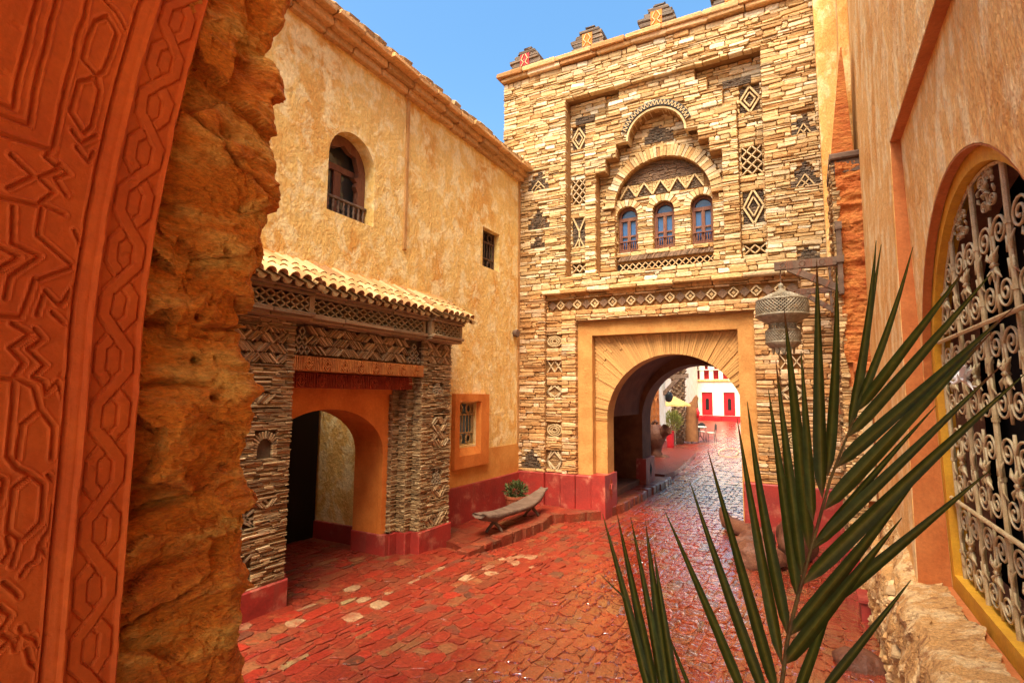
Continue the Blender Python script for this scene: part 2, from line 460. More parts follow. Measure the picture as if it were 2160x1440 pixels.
# ================================================================== ground
def gz(x, y):
    """street level: dips below the pavement towards the gate, climbs gently across the square behind it"""
    z = -.12 * sstep(5.4, 7.2, y)
    if y > 26: z += .11 * sstep(26, 48, y)
    return z
xs = np.concatenate([np.linspace(-260, -30, 12), np.linspace(-24, -7, 10), np.linspace(-6, 2, 33), np.linspace(4, 20, 8), np.linspace(40, 260, 8)])
ys = np.concatenate([np.linspace(-200, -20, 8), np.linspace(-12, 1, 8), np.linspace(1.5, 32, 62), np.linspace(34, 60, 16), np.linspace(80, 700, 14)])
P = np.zeros((len(xs), len(ys), 3))
for i, x in enumerate(xs):
    for j, y in enumerate(ys): P[i, j] = (x, y, gz(x, y) - .010)
mb = MB(); mb.grid(P, flip=True)
ground = mb.build('ground', M['paving_joint'], kind='structure', smooth=True)
ground['_w'] = (0, 0, 0)

def pav_col(r, u, v):
    k = r.random(); x = -v; y = u
    s = r.uniform(.8, 1.15)
    if k < .50: c = (.225, .028, .011)
    elif k < .72: c = (.185, .040, .016)
    elif k < .86: c = (.25, .022, .009)
    elif k < .95: c = (.21, .072, .026)
    else: c = (.125, .04, .02)
    # worn, unpainted pale stones in a loose line beside the portal
    dl = abs((x + 4.0) - .33 * (y - 3.5) * .9)
    if dl < .5 and 2.4 < y < 6.4 and r.random() < .20 * (1 - dl / .5): c = (.38, .22, .11); s = r.uniform(.75, 1.1)
    elif r.random() < .006: c = (.30, .19, .08)
    return tuple(min(.8, q * s) for q in c)
GF = F((0, 0, 0), (0, 1, 0), (-1, 0, 0), (0, 0, 1))
PAVE_SKIP = [(-4.95, -3.83, 6.15, 9.3), (-3.6, -3.07, 9.0, 13.95)]
def pav_segs_near(v):
    x = -v; seg = [(1.6, 14.0, 0.0)]
    for x0, x1, y0, y1 in PAVE_SKIP:
        if x0 < x < x1: seg = paint(seg, y0, y1, None)
    if x < -4.45:
        seg = paint(seg, 1.6, 3.85, None); seg = paint(seg, 5.4, 9.3, None)
    return seg
pv = Pieces()
courses(pv, GF, pav_segs_near, -.75, 6.4, (.07, .17), (.09, .27), .008, pav_col, jit=.026, bulge=.004, thick=.05, tilt=.014, prot=.005,
        wfn=lambda u, v: 1.0 / max(1, u * .878 + v * .479) ** 1.6, zfn=lambda u, v: gz(-v, u) - .004, cut=.30, rotj=.10)
courses(pv, GF, lambda v: [(14.0, 31.0, 0.0)], -1.5, 5.2, (.16, .32), (.22, .55), .016, pav_col, jit=.024, bulge=.006, thick=.05, tilt=.022, prot=.007,
        wfn=lambda u, v: .02, zfn=lambda u, v: gz(-v, u) - .004, cut=.22, rotj=.05)
pv.emit('paving_stone', 'distant_paving_stones', M['paving'], ground)

# raised pavement on the left of the lane
walk = [(-4.95, 6.38), (-4.3, 6.25), (-3.86, 6.0), (-3.86, 6.75), (-3.79, 7.9), (-3.84, 8.5), (-3.22, 9.25), (-3.1, 10.0), (-3.07, 13.9), (-3.75, 13.9), (-3.75, 9.9), (-4.95, 9.3)]
mb = MB()
GW = F((0, 0, 0), (1, 0, 0), (0, 1, 0), (0, 0, 1))
mb.prism(GW, walk, [], -.2, .012, col=(.17, .028, .012))
sidewalk = mb.build('sidewalk', M['paving'], kind='structure'); sidewalk['_w'] = (0, 0, 0)
kp = Pieces()
kl = [(-3.9, 5.95), (-3.86, 6.75), (-3.79, 7.9), (-3.84, 8.5), (-3.22, 9.25), (-3.1, 10.0), (-3.07, 13.9)]
for (ax, ay), (bx, by) in zip(kl[:-1], kl[1:]):
    d = V3((bx - ax, by - ay, 0)); Ln = d.length; d.normalize(); nrm = V3((-d.y, d.x, 0))
    fr = F((ax, ay, 0), d, nrm, (0, 0, 1)); u = 0
    while u < Ln - .02:
        w_ = min(RND.uniform(.18, .42), Ln - u)
        if Ln - u - w_ < .1: w_ = Ln - u
        vs, fs = quick_stone(fr, u + .008, u + w_ - .008, -.035 + RND.uniform(-.02, .02), .17, -.19, .018 + RND.uniform(-.012, .012), .014, .012, 0, RND, .03)
        kp.add(vs, fs, vary((.20, .055, .025), .7, 1.1, RND), w_); u += w_
kp.emit('kerb_stone', 'kerb_stones', M['paving'], sidewalk)
sp_ = Pieces()
WF = F((0, 0, 0), (0, 1, 0), (-1, 0, 0), (0, 0, 1))
def walk_segs(v):
    x = -v
    if x < -3.9: return [(6.3, 9.15, 0)]
    return [(8.7, 9.15, 0)] if x < -3.7 else [(9.4 if x > -3.45 else 9.9, 13.9, 0)]
courses(sp_, WF, walk_segs, 3.24, 4.82, (.18, .3), (.22, .5), .014, pav_col, jit=.02, bulge=.005, thick=.04, tilt=.02, prot=.008, zfn=lambda u, v: .014, cut=.2)
sp_.emit('paving_slab', 'paving_slabs', M['paving'], sidewalk)

# ================================================================== gate tower
TX0, TX1, TY = -5.25, .9, 9.2
tower = thing('gate_tower', 'tall gate tower of pale yellow quarried stone with carved arch and three blue windows', 'gate tower', (-2.17, TY, 0))
TF = F((0, TY, 0), (1, 0, 0), (0, 0, 1), (0, -1, 0))
RD = .08
TD = F((0, TY + RD, 0), (1, 0, 0), (0, 0, 1), (0, -1, 0))          # the deeper levels of the upper recess
TE = F((0, TY + .06, 0), (1, 0, 0), (0, 0, 1), (0, -1, 0))
CX = -2.17
def ston_col(r, u, v):
    k = r.random(); s = r.uniform(.78, 1.16)
    if k < .40: c = (.60, .40, .18)
    elif k < .64: c = (.67, .49, .27)
    elif k < .80: c = (.53, .315, .12)
    elif k < .91: c = (.76, .63, .42)
    else: c = (.42, .22, .075)
    if v < 3.9: c = (c[0] * .95, c[1] * .80, c[2] * .70)  # low courses turn darker orange, the shade there put into their colour
    return tuple(min(.86, q * s) for q in c)
def dark_col(r, u=0, v=0):
    s = r.uniform(.6, 1.4); return (.13 * s, .085 * s, .05 * s)

# rectangles (u0,u1,v0,v1) taken by decorated panels, per recess level
panels = []
def mirror(u): return 2 * CX - u
motif_main = []
for u0, v0, w_, h_ in ((-4.68, 6.0, .44, .36), (-4.68, 5.2, .46, .40), (-4.62, 4.85, .30, .22)):
    panels.append((u0, u0 + w_, v0, v0 + h_))
for u0, v0, w_, h_ in ((-.06, 6.08, .34, .34), (-.10, 5.24, .40, .40), (-.05, 4.1, .3, .2)):
    panels.append((u0, u0 + w_, v0, v0 + h_))
STRIP_L, STRIP_R = (-3.86, -3.55), (-.83, -.48)
strip_panels = []
for (s0, s1) in (STRIP_L, STRIP_R):
    sc_ = 1.0
    for kind_, v0, v1 in (('diamond', 6.74, 7.20), ('lattice', 5.68, 6.16), ('diamond' if s0 > -2 else 'chalice', 4.82, 5.42), ('lattice', 4.34, 4.48)):
        strip_panels.append((kind_, s0 + .02, s1 - .02, v0, v1)); panels.append((s0 + .02, s1 - .02, v0, v1))
    strip_panels.append(('block', s0 + .10 if s0 < -2 else s0 - .24, s1 + .18 if s0 < -2 else s1 - .14, 7.24, 7.38))
col_panels = []
for c0, c1 in ((-4.29, -3.99), (-.35, -.05)):
    for kind_, v0, v1 in (('eye', 2.92, 3.12), ('lattice', 2.44, 2.66), ('bow', 1.98, 2.18), ('eye', 1.26, 1.48), ('bow', .66, .98)):
        col_panels.append((kind_, c0, c1, v0, v1)); panels.append((c0, c1, v0, v1))
panels.append((-4.79, -4.38, .64, 1.02))
panels.append((-4.27, -.06, 3.60, 3.78))
WINX = (-2.82, -2.155, -1.49)
def hw_ell(z, z0, rise, hw):
    t = (z - z0) / rise
    return hw * math.sqrt(max(0, 1 - t * t)) if t > 0 else hw
def tower_segs(z):
    s = [(TX0, TX1, 0.0)]
    if 4.2 < z < 7.7:
        s = paint(s, -3.88, -.46, .17 + RD)
        a, b = ((-3.53, -.85) if z < 6.95 else (-3.32, -1.06) if z < 7.2 else (-3.06, -1.30) if z < 7.45 else (-2.86, -1.50))
        s = paint(s, a, b, .10)
        o = None
        if 4.22 < z < 6.13: o = (-3.32, -1.10)
        elif 6.13 <= z < 6.38: o = (-3.12, -1.30)
        elif 6.38 <= z < 6.62: o = (-2.92, -1.48)
        elif 6.62 <= z < 7.1: h_ = hw_ell(z, 6.62, .49, .5); o = (-2.19 - h_, -2.19 + h_)
        if o and o[1] - o[0] > .05: s = paint(s, o[0], o[1], .35)
        if z < 6.55 and z > 5.45:
            h_ = hw_ell(z, 5.48, 1.05, 1.07)
            if h_ > .02: s = paint(s, CX - h_, CX + h_, None)
        if z < 6.32:
            h_ = hw_ell(z, 5.5, .82, .86); s = paint(s, CX - h_, CX + h_, .42)
            if 4.20 < z < 4.445 or 4.47 < z < 4.60 or z > 5.68: s = paint(s, CX - h_, CX + h_, None)
            for wx in WINX:
                hh = hw_ell(z, 5.36, .30, .29) if z > 5.36 else .19
                if 4.66 < z < 5.66: s = paint(s, wx - hh, wx + hh, None)
        if 6.96 < z: s = paint(s, *( (-3.0, -1.38) if z < 7.0 else (-2.19, -2.18)), .05) if False else s
    if .6 < z < 3.92: s = paint(s, -4.31, -.03, .07)
    if z < 3.58: s = paint(s, -3.98, -.36, .03)
    if z < 3.35: s = paint(s, -3.70, -.70, None)
    for u0, u1, v0, v1 in panels:
        if v0 < z < v1: s = paint(s, u0, u1, None)
    return s
st = Pieces()
courses(st, TF, tower_segs, .60, 8.36, (.030, .090), (.08, .33), .007, ston_col, jit=.009, bulge=.009, thick=.11, tilt=.06, prot=.022)
# voussoirs of the big relieving arch
n = 50
for i in range(n):
    t0 = PI * (i + .06) / n; t1 = PI * (i + .94) / n
    r0, r1 = .86, 1.05 + RND.uniform(-.03, .045)
    pts = []
    for t, r in ((t0, 0), (t1, 0), (t1, 1), (t0, 1)):
        ru, rv = (r0, .82) if r == 0 else (r1, .82 + r1 - .86)
        pts.append((CX + ru * math.cos(t), 5.5 + rv * math.sin(t)))
    nn = -.225 + RND.uniform(-.012, .02)
    pts = pts if True else pts
    mbq = MB(); pp = [pts[0], pts[3], pts[2], pts[1]]
    mbq.prism(TD, pp, [], -.46, nn, back=False)
    st.add([V3(v) for v in mbq.v], mbq.f, ston_col(RND, 0, 6), .05)
# small voussoirs over the windows
for wx in WINX:
    for i in range(11):
        t0 = PI * (i + .08) / 11; t1 = PI * (i + .92) / 11
        pp = [(wx + r * math.cos(t), 5.36 + (r - .02) * math.sin(t)) for t, r in ((t0, .19), (t0, .31), (t1, .31), (t1, .19))]
        mbq = MB(); mbq.prism(TE, pp, [], -.42, -.335 + RND.uniform(-.01, .012), back=False)
        st.add([V3(v) for v in mbq.v], mbq.f, ston_col(RND, 0, 6), .02)
# fill between the small arches and the zigzag band
st.emit('facade_stone', 'facade_stones', M['facade_stone'], tower)

# mortar core behind the stones
arch = lambda r, c=-2.03, z0=-.25, zs=1.57: arch_pts(c, r, z0, zs, r, 28)
mb = MB()
mb.prism(TF, [(TX0, -.3), (-3.70, -.3), (-3.70, 3.35), (-.70, 3.35), (-.70, -.3), (TX1, -.3), (TX1, 8.4), (TX0, 8.4)], [rect(-3.88, -.46, 4.2, 7.7)], -.40, -.12)
mb.prism(TF, [(TX0 + .005, -.2), (-4.31, -.2), (-4.31, 3.92), (-.03, 3.92), (-.03, -.2), (TX1 - .005, -.2), (TX1 - .005, 8.39), (TX0 + .005, 8.39)], [rect(-3.88, -.46, 4.2, 7.7)] + [rect(a + .001, b - .001, c + .001, d - .001) for a, b, c, d in panels if b < -4.32 or a > -.12 and a > -.3 and c > 4.0], -.119, -.032)
mb.prism(TF, [(-3.98, -.2), (-3.705, -.2), (-3.705, 3.355), (-.695, 3.355), (-.695, -.2), (-.36, -.2), (-.36, 3.57), (-3.98, 3.57)], [], -.1195, -.06)
mb.prism(TF, [(-3.53, 4.215), (-3.32, 4.215), (-3.32, 6.13), (-3.12, 6.13), (-3.12, 6.38), (-2.92, 6.38), (-2.92, 6.62)] + [(-2.19 + .5 * math.cos(t), 6.62 + .49 * math.sin(t)) for t in np.linspace(PI, 0, 15)][1:-1] + [(-1.48, 6.62), (-1.48, 6.38), (-1.30, 6.38), (-1.30, 6.13), (-1.10, 6.13), (-1.10, 4.215), (-.85, 4.215), (-.85, 6.95), (-1.06, 6.95), (-1.06, 7.2), (-1.30, 7.2), (-1.30, 7.45), (-1.5, 7.45), (-1.5, 7.69), (-2.86, 7.69), (-2.86, 7.45), (-3.06, 7.45), (-3.06, 7.2), (-3.32, 7.2), (-3.32, 6.95), (-3.53, 6.95)], [], -.40, -.135)
mb.prism(TD, rect(TX0 + .01, TX1 - .01, 3.36, 8.39), [arch_pts(CX, .86, 4.21, 5.5, .82, 24)], -.46, -.30)
mb.prism(TE, rect(TX0 + .02, TX1 - .02, 3.37, 8.38), [arch_pts(wx, .185, 4.67, 5.36, .185, 14) for wx in WINX], -.62, -.422)
mb.box((TX0, TY + .9, 3.38), (TX1, TY + 3.95, 8.40))
mb.build('mortar_core', M['mortar'], tower)
mb = MB()
mb.box((TX0 + .01, TY + .62, 8.2), (TX1, TY + .9, 8.39)); mb.box((TX0 + .01, TY + .62, 3.3), (TX0 + .2, TY + .9, 8.2))
mb.build('upper_wall', M['mortar'], tower)
mb = MB(); mb.box((TX0 + .2, TY + .80, 3.5), (TX1, TY + .82, 8.2)); mb.build('dark_backing', M['dark'], tower)

# carved flat frame round the gateway
mb = MB()
mb.prism(TF, [(-3.70, -.1), (-3.42, -.1), (-3.42, 3.10), (-.95, 3.10), (-.95, -.1), (-.70, -.1), (-.70, 3.35), (-3.70, 3.35)], [], -.40, -.13)
mb.build('gate_frame', M['frameplaster'], tower)
mb = MB()
mb.prism(TF, rect(-3.69, -.71, -.4, 3.34), [arch(1.17)], -.66, -.295)
ring = mb.build('gateway_wall', M['frameplaster'], tower)
# radial slates of the gateway arch, plastered over
rp = Pieces()
n = 116
for i in range(n):
    t0 = PI * (i + .05) / n; t1 = PI * (i + .95) / n; tm = (t0 + t1) / 2
    # from the arch out to the flat frame
    dx, dz = math.cos(tm), math.sin(tm)
    far = 9
    if dx > 0: far = min(far, (1.07) / dx)
    if dx < 0: far = min(far, (1.38) / -dx)
    if dz > 0: far = min(far, (3.09 - 1.57) / dz)
    far = max(far, 1.24)
    r = 1.165
    while r < far - .02:
        r2 = min(far, r + RND.uniform(.35, .8))
        pp = [(-2.03 + q * math.cos(t), 1.57 + q * math.sin(t)) for t, q in ((t0, r), (t0, r2), (t1, r2), (t1, r))]
        mbq = MB(); mbq.prism(TF, pp, [], -.32, -.27 + RND.uniform(-.016, .012), back=False)
        s_ = RND.uniform(.76, 1.08); rp.add([V3(v) for v in mbq.v], mbq.f, (.58 * s_, .30 * s_, .095 * s_), r2 - r); r = r2 + .008
M['archslate'] = mat('plastered_slate', None, ns=8, rough=.85, bump=.6, bs=24, bd=.015, fine=.25)
rp.emit('arch_stone', 'arch_stones', M['archslate'], tower)
# passage through the tower
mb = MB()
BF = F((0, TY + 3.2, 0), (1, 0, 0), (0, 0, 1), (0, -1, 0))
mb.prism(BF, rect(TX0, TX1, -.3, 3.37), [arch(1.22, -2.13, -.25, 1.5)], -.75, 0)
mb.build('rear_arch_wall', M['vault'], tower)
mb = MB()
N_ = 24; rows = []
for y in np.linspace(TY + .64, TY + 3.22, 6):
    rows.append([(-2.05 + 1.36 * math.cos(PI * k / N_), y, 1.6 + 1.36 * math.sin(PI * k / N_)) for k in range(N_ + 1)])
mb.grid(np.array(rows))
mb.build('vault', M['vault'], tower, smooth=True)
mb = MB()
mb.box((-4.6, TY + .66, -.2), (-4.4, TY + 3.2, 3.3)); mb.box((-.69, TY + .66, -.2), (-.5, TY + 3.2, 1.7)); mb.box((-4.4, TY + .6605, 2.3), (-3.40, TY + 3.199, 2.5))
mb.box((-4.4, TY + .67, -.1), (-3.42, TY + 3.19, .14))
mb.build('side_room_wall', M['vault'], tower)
# red plinth of the tower, stepped as the piers above it
mb = MB()
for u0, u1, n1, h_ in ((-4.86, -4.31, .05, .60), (-4.311, -3.98, -.015, .595), (-3.981, -3.70, .055, .60), (-3.701, -3.40, .02, .60)):
    mb.fbox(TF, u0, u1, -.05, h_, -.3, n1, bev=.015)
mb.build('plinth', M['red'], tower)
mb = MB(); mb.box((-3.405, TY + .001, -.15), (-3.15, TY + .67, .62)); mb.build('jamb_plinth', M['red'], tower)
mb = MB(); mb.box((-3.5, TY + 3.19, -.15), (-3.27, TY + 3.96, .6)); mb.build('jamb_plinth', M['red'], tower)
mb = MB(); mb.fbox(TF, -.92, .6, -.2, .70, -.66, .04, bev=.015); mb.build('plinth', M['red'], tower)
def lozenge(u, v, a, b): return [(u, v - b), (u + a, v), (u, v + b), (u - a, v)]
JF = F((-3.15, 0, 0), (0, 1, 0), (0, 0, 1), (1, 0, 0))
mb = MB(); mb.prism(JF, lozenge(TY + .34, .36, .12, .2), [], -.01, .004); mb.build('carved_lozenge', M['redwood'], tower)
mb = MB(); mb.prism(JF, lozenge(TY + .34, .36, .04, .09), [], -.005, .02); mb.build('carved_lozenge', M['red'], tower)
JF2 = F((-3.27, 0, 0), (0, 1, 0), (0, 0, 1), (1, 0, 0))
mb = MB(); mb.prism(JF2, lozenge(TY + 3.6, .32, .1, .17), [], -.01, .004); mb.build('carved_lozenge', M['dark'], tower)

# cornice slabs
cp = Pieces(); u = TX0 - .12
while u < TX1:
    w_ = RND.uniform(.35, .8)
    vs, fs = quick_stone(TF, u + .006, min(u + w_, TX1), 8.46, 8.56, -.5, .13 + RND.uniform(-.02, .02), .012, .012); cp.add(vs, fs, ston_col(RND, 0, 3), w_)
    vs, fs = quick_stone(TF, u + .1, min(u + w_ + .1, TX1) - .006, 8.38, 8.465, -.5, .07 + RND.uniform(-.01, .02), .012, .012); cp.add(vs, fs, ston_col(RND, 0, 3), w_)
    u += w_
cp.emit('cornice_slab', 'cornice_slabs', M['facade_stone'], tower)
mb = MB(); mb.box((TX0, TY + .3, 8.4), (TX1, TY + 3.9, 8.5)); mb.build('roof', M['mortar'], tower)
# ledges: recess soffit lip, sill band, stepped surround edge
ed = Pieces(); u = -4.35
while u < .0:
    w_ = min(RND.uniform(.3, .7), .02 - u)
    vs, fs = quick_stone(TF, u + .006, u + w_, 3.90, 3.97, -.2, .055 + RND.uniform(-.01, .015), .012, .012); ed.add(vs, fs, ston_col(RND, 0, 5), w_); u += w_
ed.emit('ledge_slab', 'ledge_slabs', M['facade_stone'], tower)

# merlons: stepped dark slate blocks with a red niche and a cream lozenge
for cxm in (-4.76, -3.42, -2.11, -.86, .4):
    mb = MB(); z = 8.56
    for k, (a, b, h_) in enumerate(((-.33, .33, .09), (-.30, .33, .09), (-.34, .30, .08), (-.24, .28, .08), (-.16, .22, .07), (-.04, .14, .05))):
        for s_, (x0, x1) in enumerate(((a, (a + b) / 2 + RND.uniform(-.08, .08)),) * 1):
            vs, fs = quick_stone(TF, cxm + a, cxm + b, z, z + h_ - .006, -.34, .02 + RND.uniform(-.015, .015), .018, .012)
            c = dark_col(RND); mb.add(vs, fs, c); z += h_
    mer = mb.build('merlon', M['slate'], tower)
    mb = MB(); mb.fbox(TF, cxm - .10, cxm + .10, 8.62, 8.88, -.05, .045); mb.build('niche', M['redgloss'] if cxm < -4 else M['orange'], mer)
    mb = MB()
    for sx in (-1, 1):
        for a, b in (((.075, 8.63), (.02, 8.70)), ((.02, 8.70), (.07, 8.77)), ((.07, 8.77), (.02, 8.87))):
            mb.bar(TF.p(cxm + sx * a[0], a[1], .05), TF.p(cxm + sx * b[0], b[1], .05), (.010, 0, 0), (0, .010, 0))
    mb.build('inlay', M['cream'], mer)

# ---- decorated panels
def lattice_bars(mb, fr, u0, u1, v0, v1, nu, nv, n0, n1, t=.011, col=(.60, .42, .22)):
    du, dv = (u1 - u0) / nu, (v1 - v0) / nv
    for i in range(nu):
        for j in range(nv):
            a, b, c, d = u0 + i * du, u0 + (i + 1) * du, v0 + j * dv, v0 + (j + 1) * dv
            for p, q in (((a, c), (b, d)), ((a, d), (b, c))):
                e = V3((q[0] - p[0], q[1] - p[1])).normalized(); nx, nz = -e.y * t, e.x * t
                mb.bar(fr.p(p[0], p[1], (n0 + n1) / 2), fr.p(q[0], q[1], (n0 + n1) / 2), fr.U * nx + fr.V * nz, fr.N * (abs(n1 - n0) / 2), col)
def zig(mb, fr, pts, n0, n1, t=.012, col=(.62, .46, .26)):
    for p, q in zip(pts[:-1], pts[1:]):
        e = V3((q[0] - p[0], q[1] - p[1])).normalized(); nx, nz = -e.y * t, e.x * t
        mb.bar(fr.p(p[0], p[1], (n0 + n1) / 2), fr.p(q[0], q[1], (n0 + n1) / 2), fr.U * nx + fr.V * nz, fr.N * (abs(n1 - n0) / 2), col)
def slate_fill(fr, u0, u1, v0, v1, n, pcs, hr=(.014, .026), wr=(.06, .18), pal=dark_col, rot=0, inside=None, thick=.06):
    v = v0
    while v < v1 - .004:
        h = RND.uniform(*hr); h = min(h, v1 - v); u = u0
        while u < u1 - .004:
            w_ = RND.uniform(*wr)
            if u + w_ > u1 - .03: w_ = u1 - u
            um, vm = u + w_ / 2, v + h / 2
            if inside is None or inside(um, vm):
                vs, fs = quick_stone(fr, u + .002, u + w_ - .002, v + .001, v + h - .002, n - thick, n + RND.uniform(-.012, .008), .003, .004, 0, RND, .06)
                pcs.add(vs, fs, pal(RND), w_ * h)
            u += w_
        v += h
dk = Pieces()
mbd = MB()                                                       # recessed black grounds
inl = MB()
def panel(kind, u0, u1, v0, v1, d):
    w_, h_ = u1 - u0, v1 - v0; um, vm = (u0 + u1) / 2, (v0 + v1) / 2
    mb = MB(); mbk = MB()
    if kind == 'lattice':
        mbk.fbox(TF, u0, u1, v0, v1, -d - .12, -d - .085, col=(.09, .055, .03)); g = mbk.build('panel_ground', M['slate_core'], tower)
        nu = max(2, round(w_ / .145)); nv = max(1, round(h_ / .15))
        lattice_bars(mb, TF, u0, u1, v0, v1, nu, nv, -d - .08, -d + .0, .008, col=(.62, .44, .24)); mb.build('lattice', M['facade_stone'], g)
    elif kind in ('diamond', 'bow', 'eye', 'chalice'):
        mbk.fbox(TF, u0, u1, v0, v1, -d - .12, -d - .05, col=(.09, .055, .03)); g = mbk.build('panel_ground', M['slate_core'], tower)
        slate_fill(TF, u0, u1, v0, v1, -d - .03, dk, wr=(.05, .14), pal=(dark_col if kind in ('diamond', 'chalice') else lambda r: vary((.42, .24, .10), .8, 1.2, r)))
        if kind == 'diamond':
            for a, b in ((.98, .98), (.55, .55)):
                L_ = lozenge(um, vm, w_ / 2 * a, h_ / 2 * b); zig(mb, TF, L_ + L_[:1], -d - .05, -d + .012, .014 if a > .9 else .010)
        elif kind == 'chalice':
            zig(mb, TF, [(u0, v1), (um, vm), (u1, v1)], -d - .05, -d + .01, .012); zig(mb, TF, [(um, vm), (um, v0)], -d - .05, -d + .01, .012)
            zig(mb, TF, [(u0 + .04, v0), (um, v0 + h_ * .3), (u1 - .04, v0)], -d - .05, -d + .01, .010)
        elif kind == 'bow':
            for s in (-1, 1):
                mbk2 = [(um, vm), (um + s * w_ / 2, v0), (um + s * w_ / 2, v1)]
                for q in (1, .6): zig(mb, TF, [(um + s * w_ / 2 * (1 - q), v0 + 0 * q), (um + s * w_ / 2 * (1 - q) + s * w_ / 2 * q * .98, vm), (um + s * w_ / 2 * (1 - q), v1)], -d - .05, -d + .006, .009)
        else:
            for q in (.95, .65, .35):
                L_ = [(um + math.cos(t) * w_ / 2 * q, vm + math.sin(t) * h_ / 2 * q) for t in np.linspace(0, 2 * PI, 15)]
                zig(mb, TF, L_, -d - .05, -d + .006, .009)
        mb.build('inlay', M['cream'] if kind != 'bow' else M['facade_stone'], g)
for k_, a, b, c, d in strip_panels:
    if k_ == 'block':
        slate_fill(TD, a, b, c, d, -.13, dk)
        continue
    panel(k_, a, b, c, d, .17 + RD)
for k_, a, b, c, d in col_panels: panel(k_, a, b, c, d, .07)
# stepped dark trees on the plain wall
for i, (u0, v0, w_, h_) in enumerate(((-4.68, 6.0, .44, .36), (-4.68, 5.2, .46, .40), (-4.62, 4.85, .30, .22), (-.06, 6.08, .34, .34), (-.10, 5.24, .40, .40), (-.05, 4.1, .3, .2), (-4.79, .64, .41, .38))):
    um = u0 + w_ / 2
    mbk = MB(); mbk.fbox(TF, u0, u0 + w_, v0, v0 + h_, -.11, -.045); g = mbk.build('panel_ground', M['mortar'], tower)
    def ins(u, v, um=um, v0=v0, h_=h_, w_=w_):
        t = (v - v0) / h_
        st_ = .5 if t < .3 else .34 if t < .5 else .40 if t < .62 else .22 if t < .8 else .10
        return abs(u - um) < st_ * w_
    slate_fill(TF, u0, u0 + w_, v0, v0 + h_, -.012, dk, inside=ins, wr=(.04, .1))
    slate_fill(TF, u0, u0 + w_, v0, v0 + h_, -.005, dk, inside=lambda u, v: not ins(u, v), wr=(.05, .11), hr=(.03, .05), pal=lambda r: ston_col(r, 0, 5))
    if i in (0, 3, 4):
        mb = MB(); zig(mb, TF, [(u0 + .08, v0 + .01), (um, v0 + h_ * .48), (u0 + w_ - .08, v0 + .01)], -.02, .012, .008)
        zig(mb, TF, [(u0 + .16, v0 + .01), (um + .06, v0 + h_ * .28)], -.02, .012, .007); zig(mb, TF, [(u0 + w_ - .16, v0 + .01), (um - .06, v0 + h_ * .28)], -.02, .012, .007)
        mb.build('inlay', M['cream'], g)
# frieze of lozenges above the gateway
mbk = MB(); mbk.fbox(TF, -4.27, -.06, 3.60, 3.78, -.2, -.13); fz = mbk.build('frieze_ground', M['slate_core'], tower)
nfr = 25; du = (4.27 - .06) / nfr
for i in range(nfr):
    u = -4.27 + (i + .5) * du; mb = MB()
    dark = i % 2 == 0
    s_ = RND.uniform(.8, 1.15)
    if dark:
        mb.prism(TF, lozenge(u, 3.69, du * .5, .085), [], -.15, -.085, col=(.20 * s_, .11 * s_, .06 * s_)); mb.build('lozenge', M['slate'], fz)
    else:
        L_ = lozenge(u, 3.69, du * .46, .08); zig(mb, TF, L_ + L_[:1], -.14, -.06, .011, (.66 * s_, .47 * s_, .25 * s_)); mb.prism(TF, lozenge(u, 3.69, du * .2, .035), [], -.14, -.08, col=(.62 * s_, .40 * s_, .18 * s_)); mb.build('lozenge', M['facade_stone'], fz)
# tympanum: dark slates, zigzag band, herringbone, lattice
slate_fill(TE, CX - .86, CX + .86, 5.94, 6.31, -.40, dk, inside=lambda u, v: ((u - CX) / .855) ** 2 + ((v - 5.5) / .815) ** 2 < 1, pal=lambda r: vary((.17, .10, .055), .8, 1.4, r))
nz = 5; zw = 1.5 / nz
for i in range(nz):
    a = CX - .78 + i * zw
    tri_d = lambda u, v, a=a: abs(u - (a + zw / 2)) < (zw / 2) * (1 - (v - 5.69) / .23)
    slate_fill(TE, a, a + zw, 5.69, 5.93, -.405, dk, inside=tri_d, wr=(.04, .09))
    slate_fill(TE, a, a + zw, 5.69, 5.93, -.395, dk, inside=lambda u, v: not tri_d(u, v), wr=(.03, .06), hr=(.03, .05), pal=lambda r: vary((.62, .42, .18), .8, 1.1, r))
mb = MB(); zz = []
for i in range(nz): zz += [(CX - .78 + i * zw, 5.69), (CX - .78 + (i + .5) * zw, 5.93)]
zz.append((CX + .72, 5.69)); zig(mb, TE, zz, -.40, -.365, .012); mb.build('zigzag_inlay', M['cream'], tower)
v = CX - .855
while v < CX + .85:                                              # leaning slates
    vs, fs = quick_stone(TE, v, v + .10, 4.52, 4.55, -.46, -.36 + RND.uniform(-.01, .01), .003, .004, 1.0); dk.add(vs, fs, vary((.17, .10, .055), .8, 1.5, RND), .003); v += .024
mbk = MB(); mbk.fbox(TE, CX - .86, CX + .86, 4.28, 4.44, -.5, -.415); g = mbk.build('panel_ground', M['dark'], tower)
mb = MB(); lattice_bars(mb, TE, CX - .80, CX + .86, 4.31, 4.435, 14, 1, -.41, -.36, .007); mb.build('lattice', M['facade_stone'], g)
dk.emit('slate', 'inlaid_slates', M['slate'], tower, most=260)
# black zigzag hood over the stepped arch
N_ = 22
for i in range(N_):
    t0, t1 = PI * (.10 + .80 * i / N_), PI * (.10 + .80 * (i + .9) / N_)
    mb = MB(); pp = [(-2.19 + r * math.cos(t), 6.62 + r * math.sin(t)) for t, r in ((t0, .54), (t0, .645), (t1, .645), (t1, .54))]
    mb.prism(TF, pp, [], -.2, -.055, col=(.05, .045, .04)); hb = mb.build('hood_slate', M['slate'], tower)
    mb = MB(); tm = (t0 + t1) / 2
    q = [(-2.19 + r * math.cos(t), 6.62 + r * math.sin(t)) for t, r in ((t0, .55), (tm, .635), (t1, .55))]
    zig(mb, TF, q, -.06, -.043, .006); mb.build('inlay', M['cream'], hb)
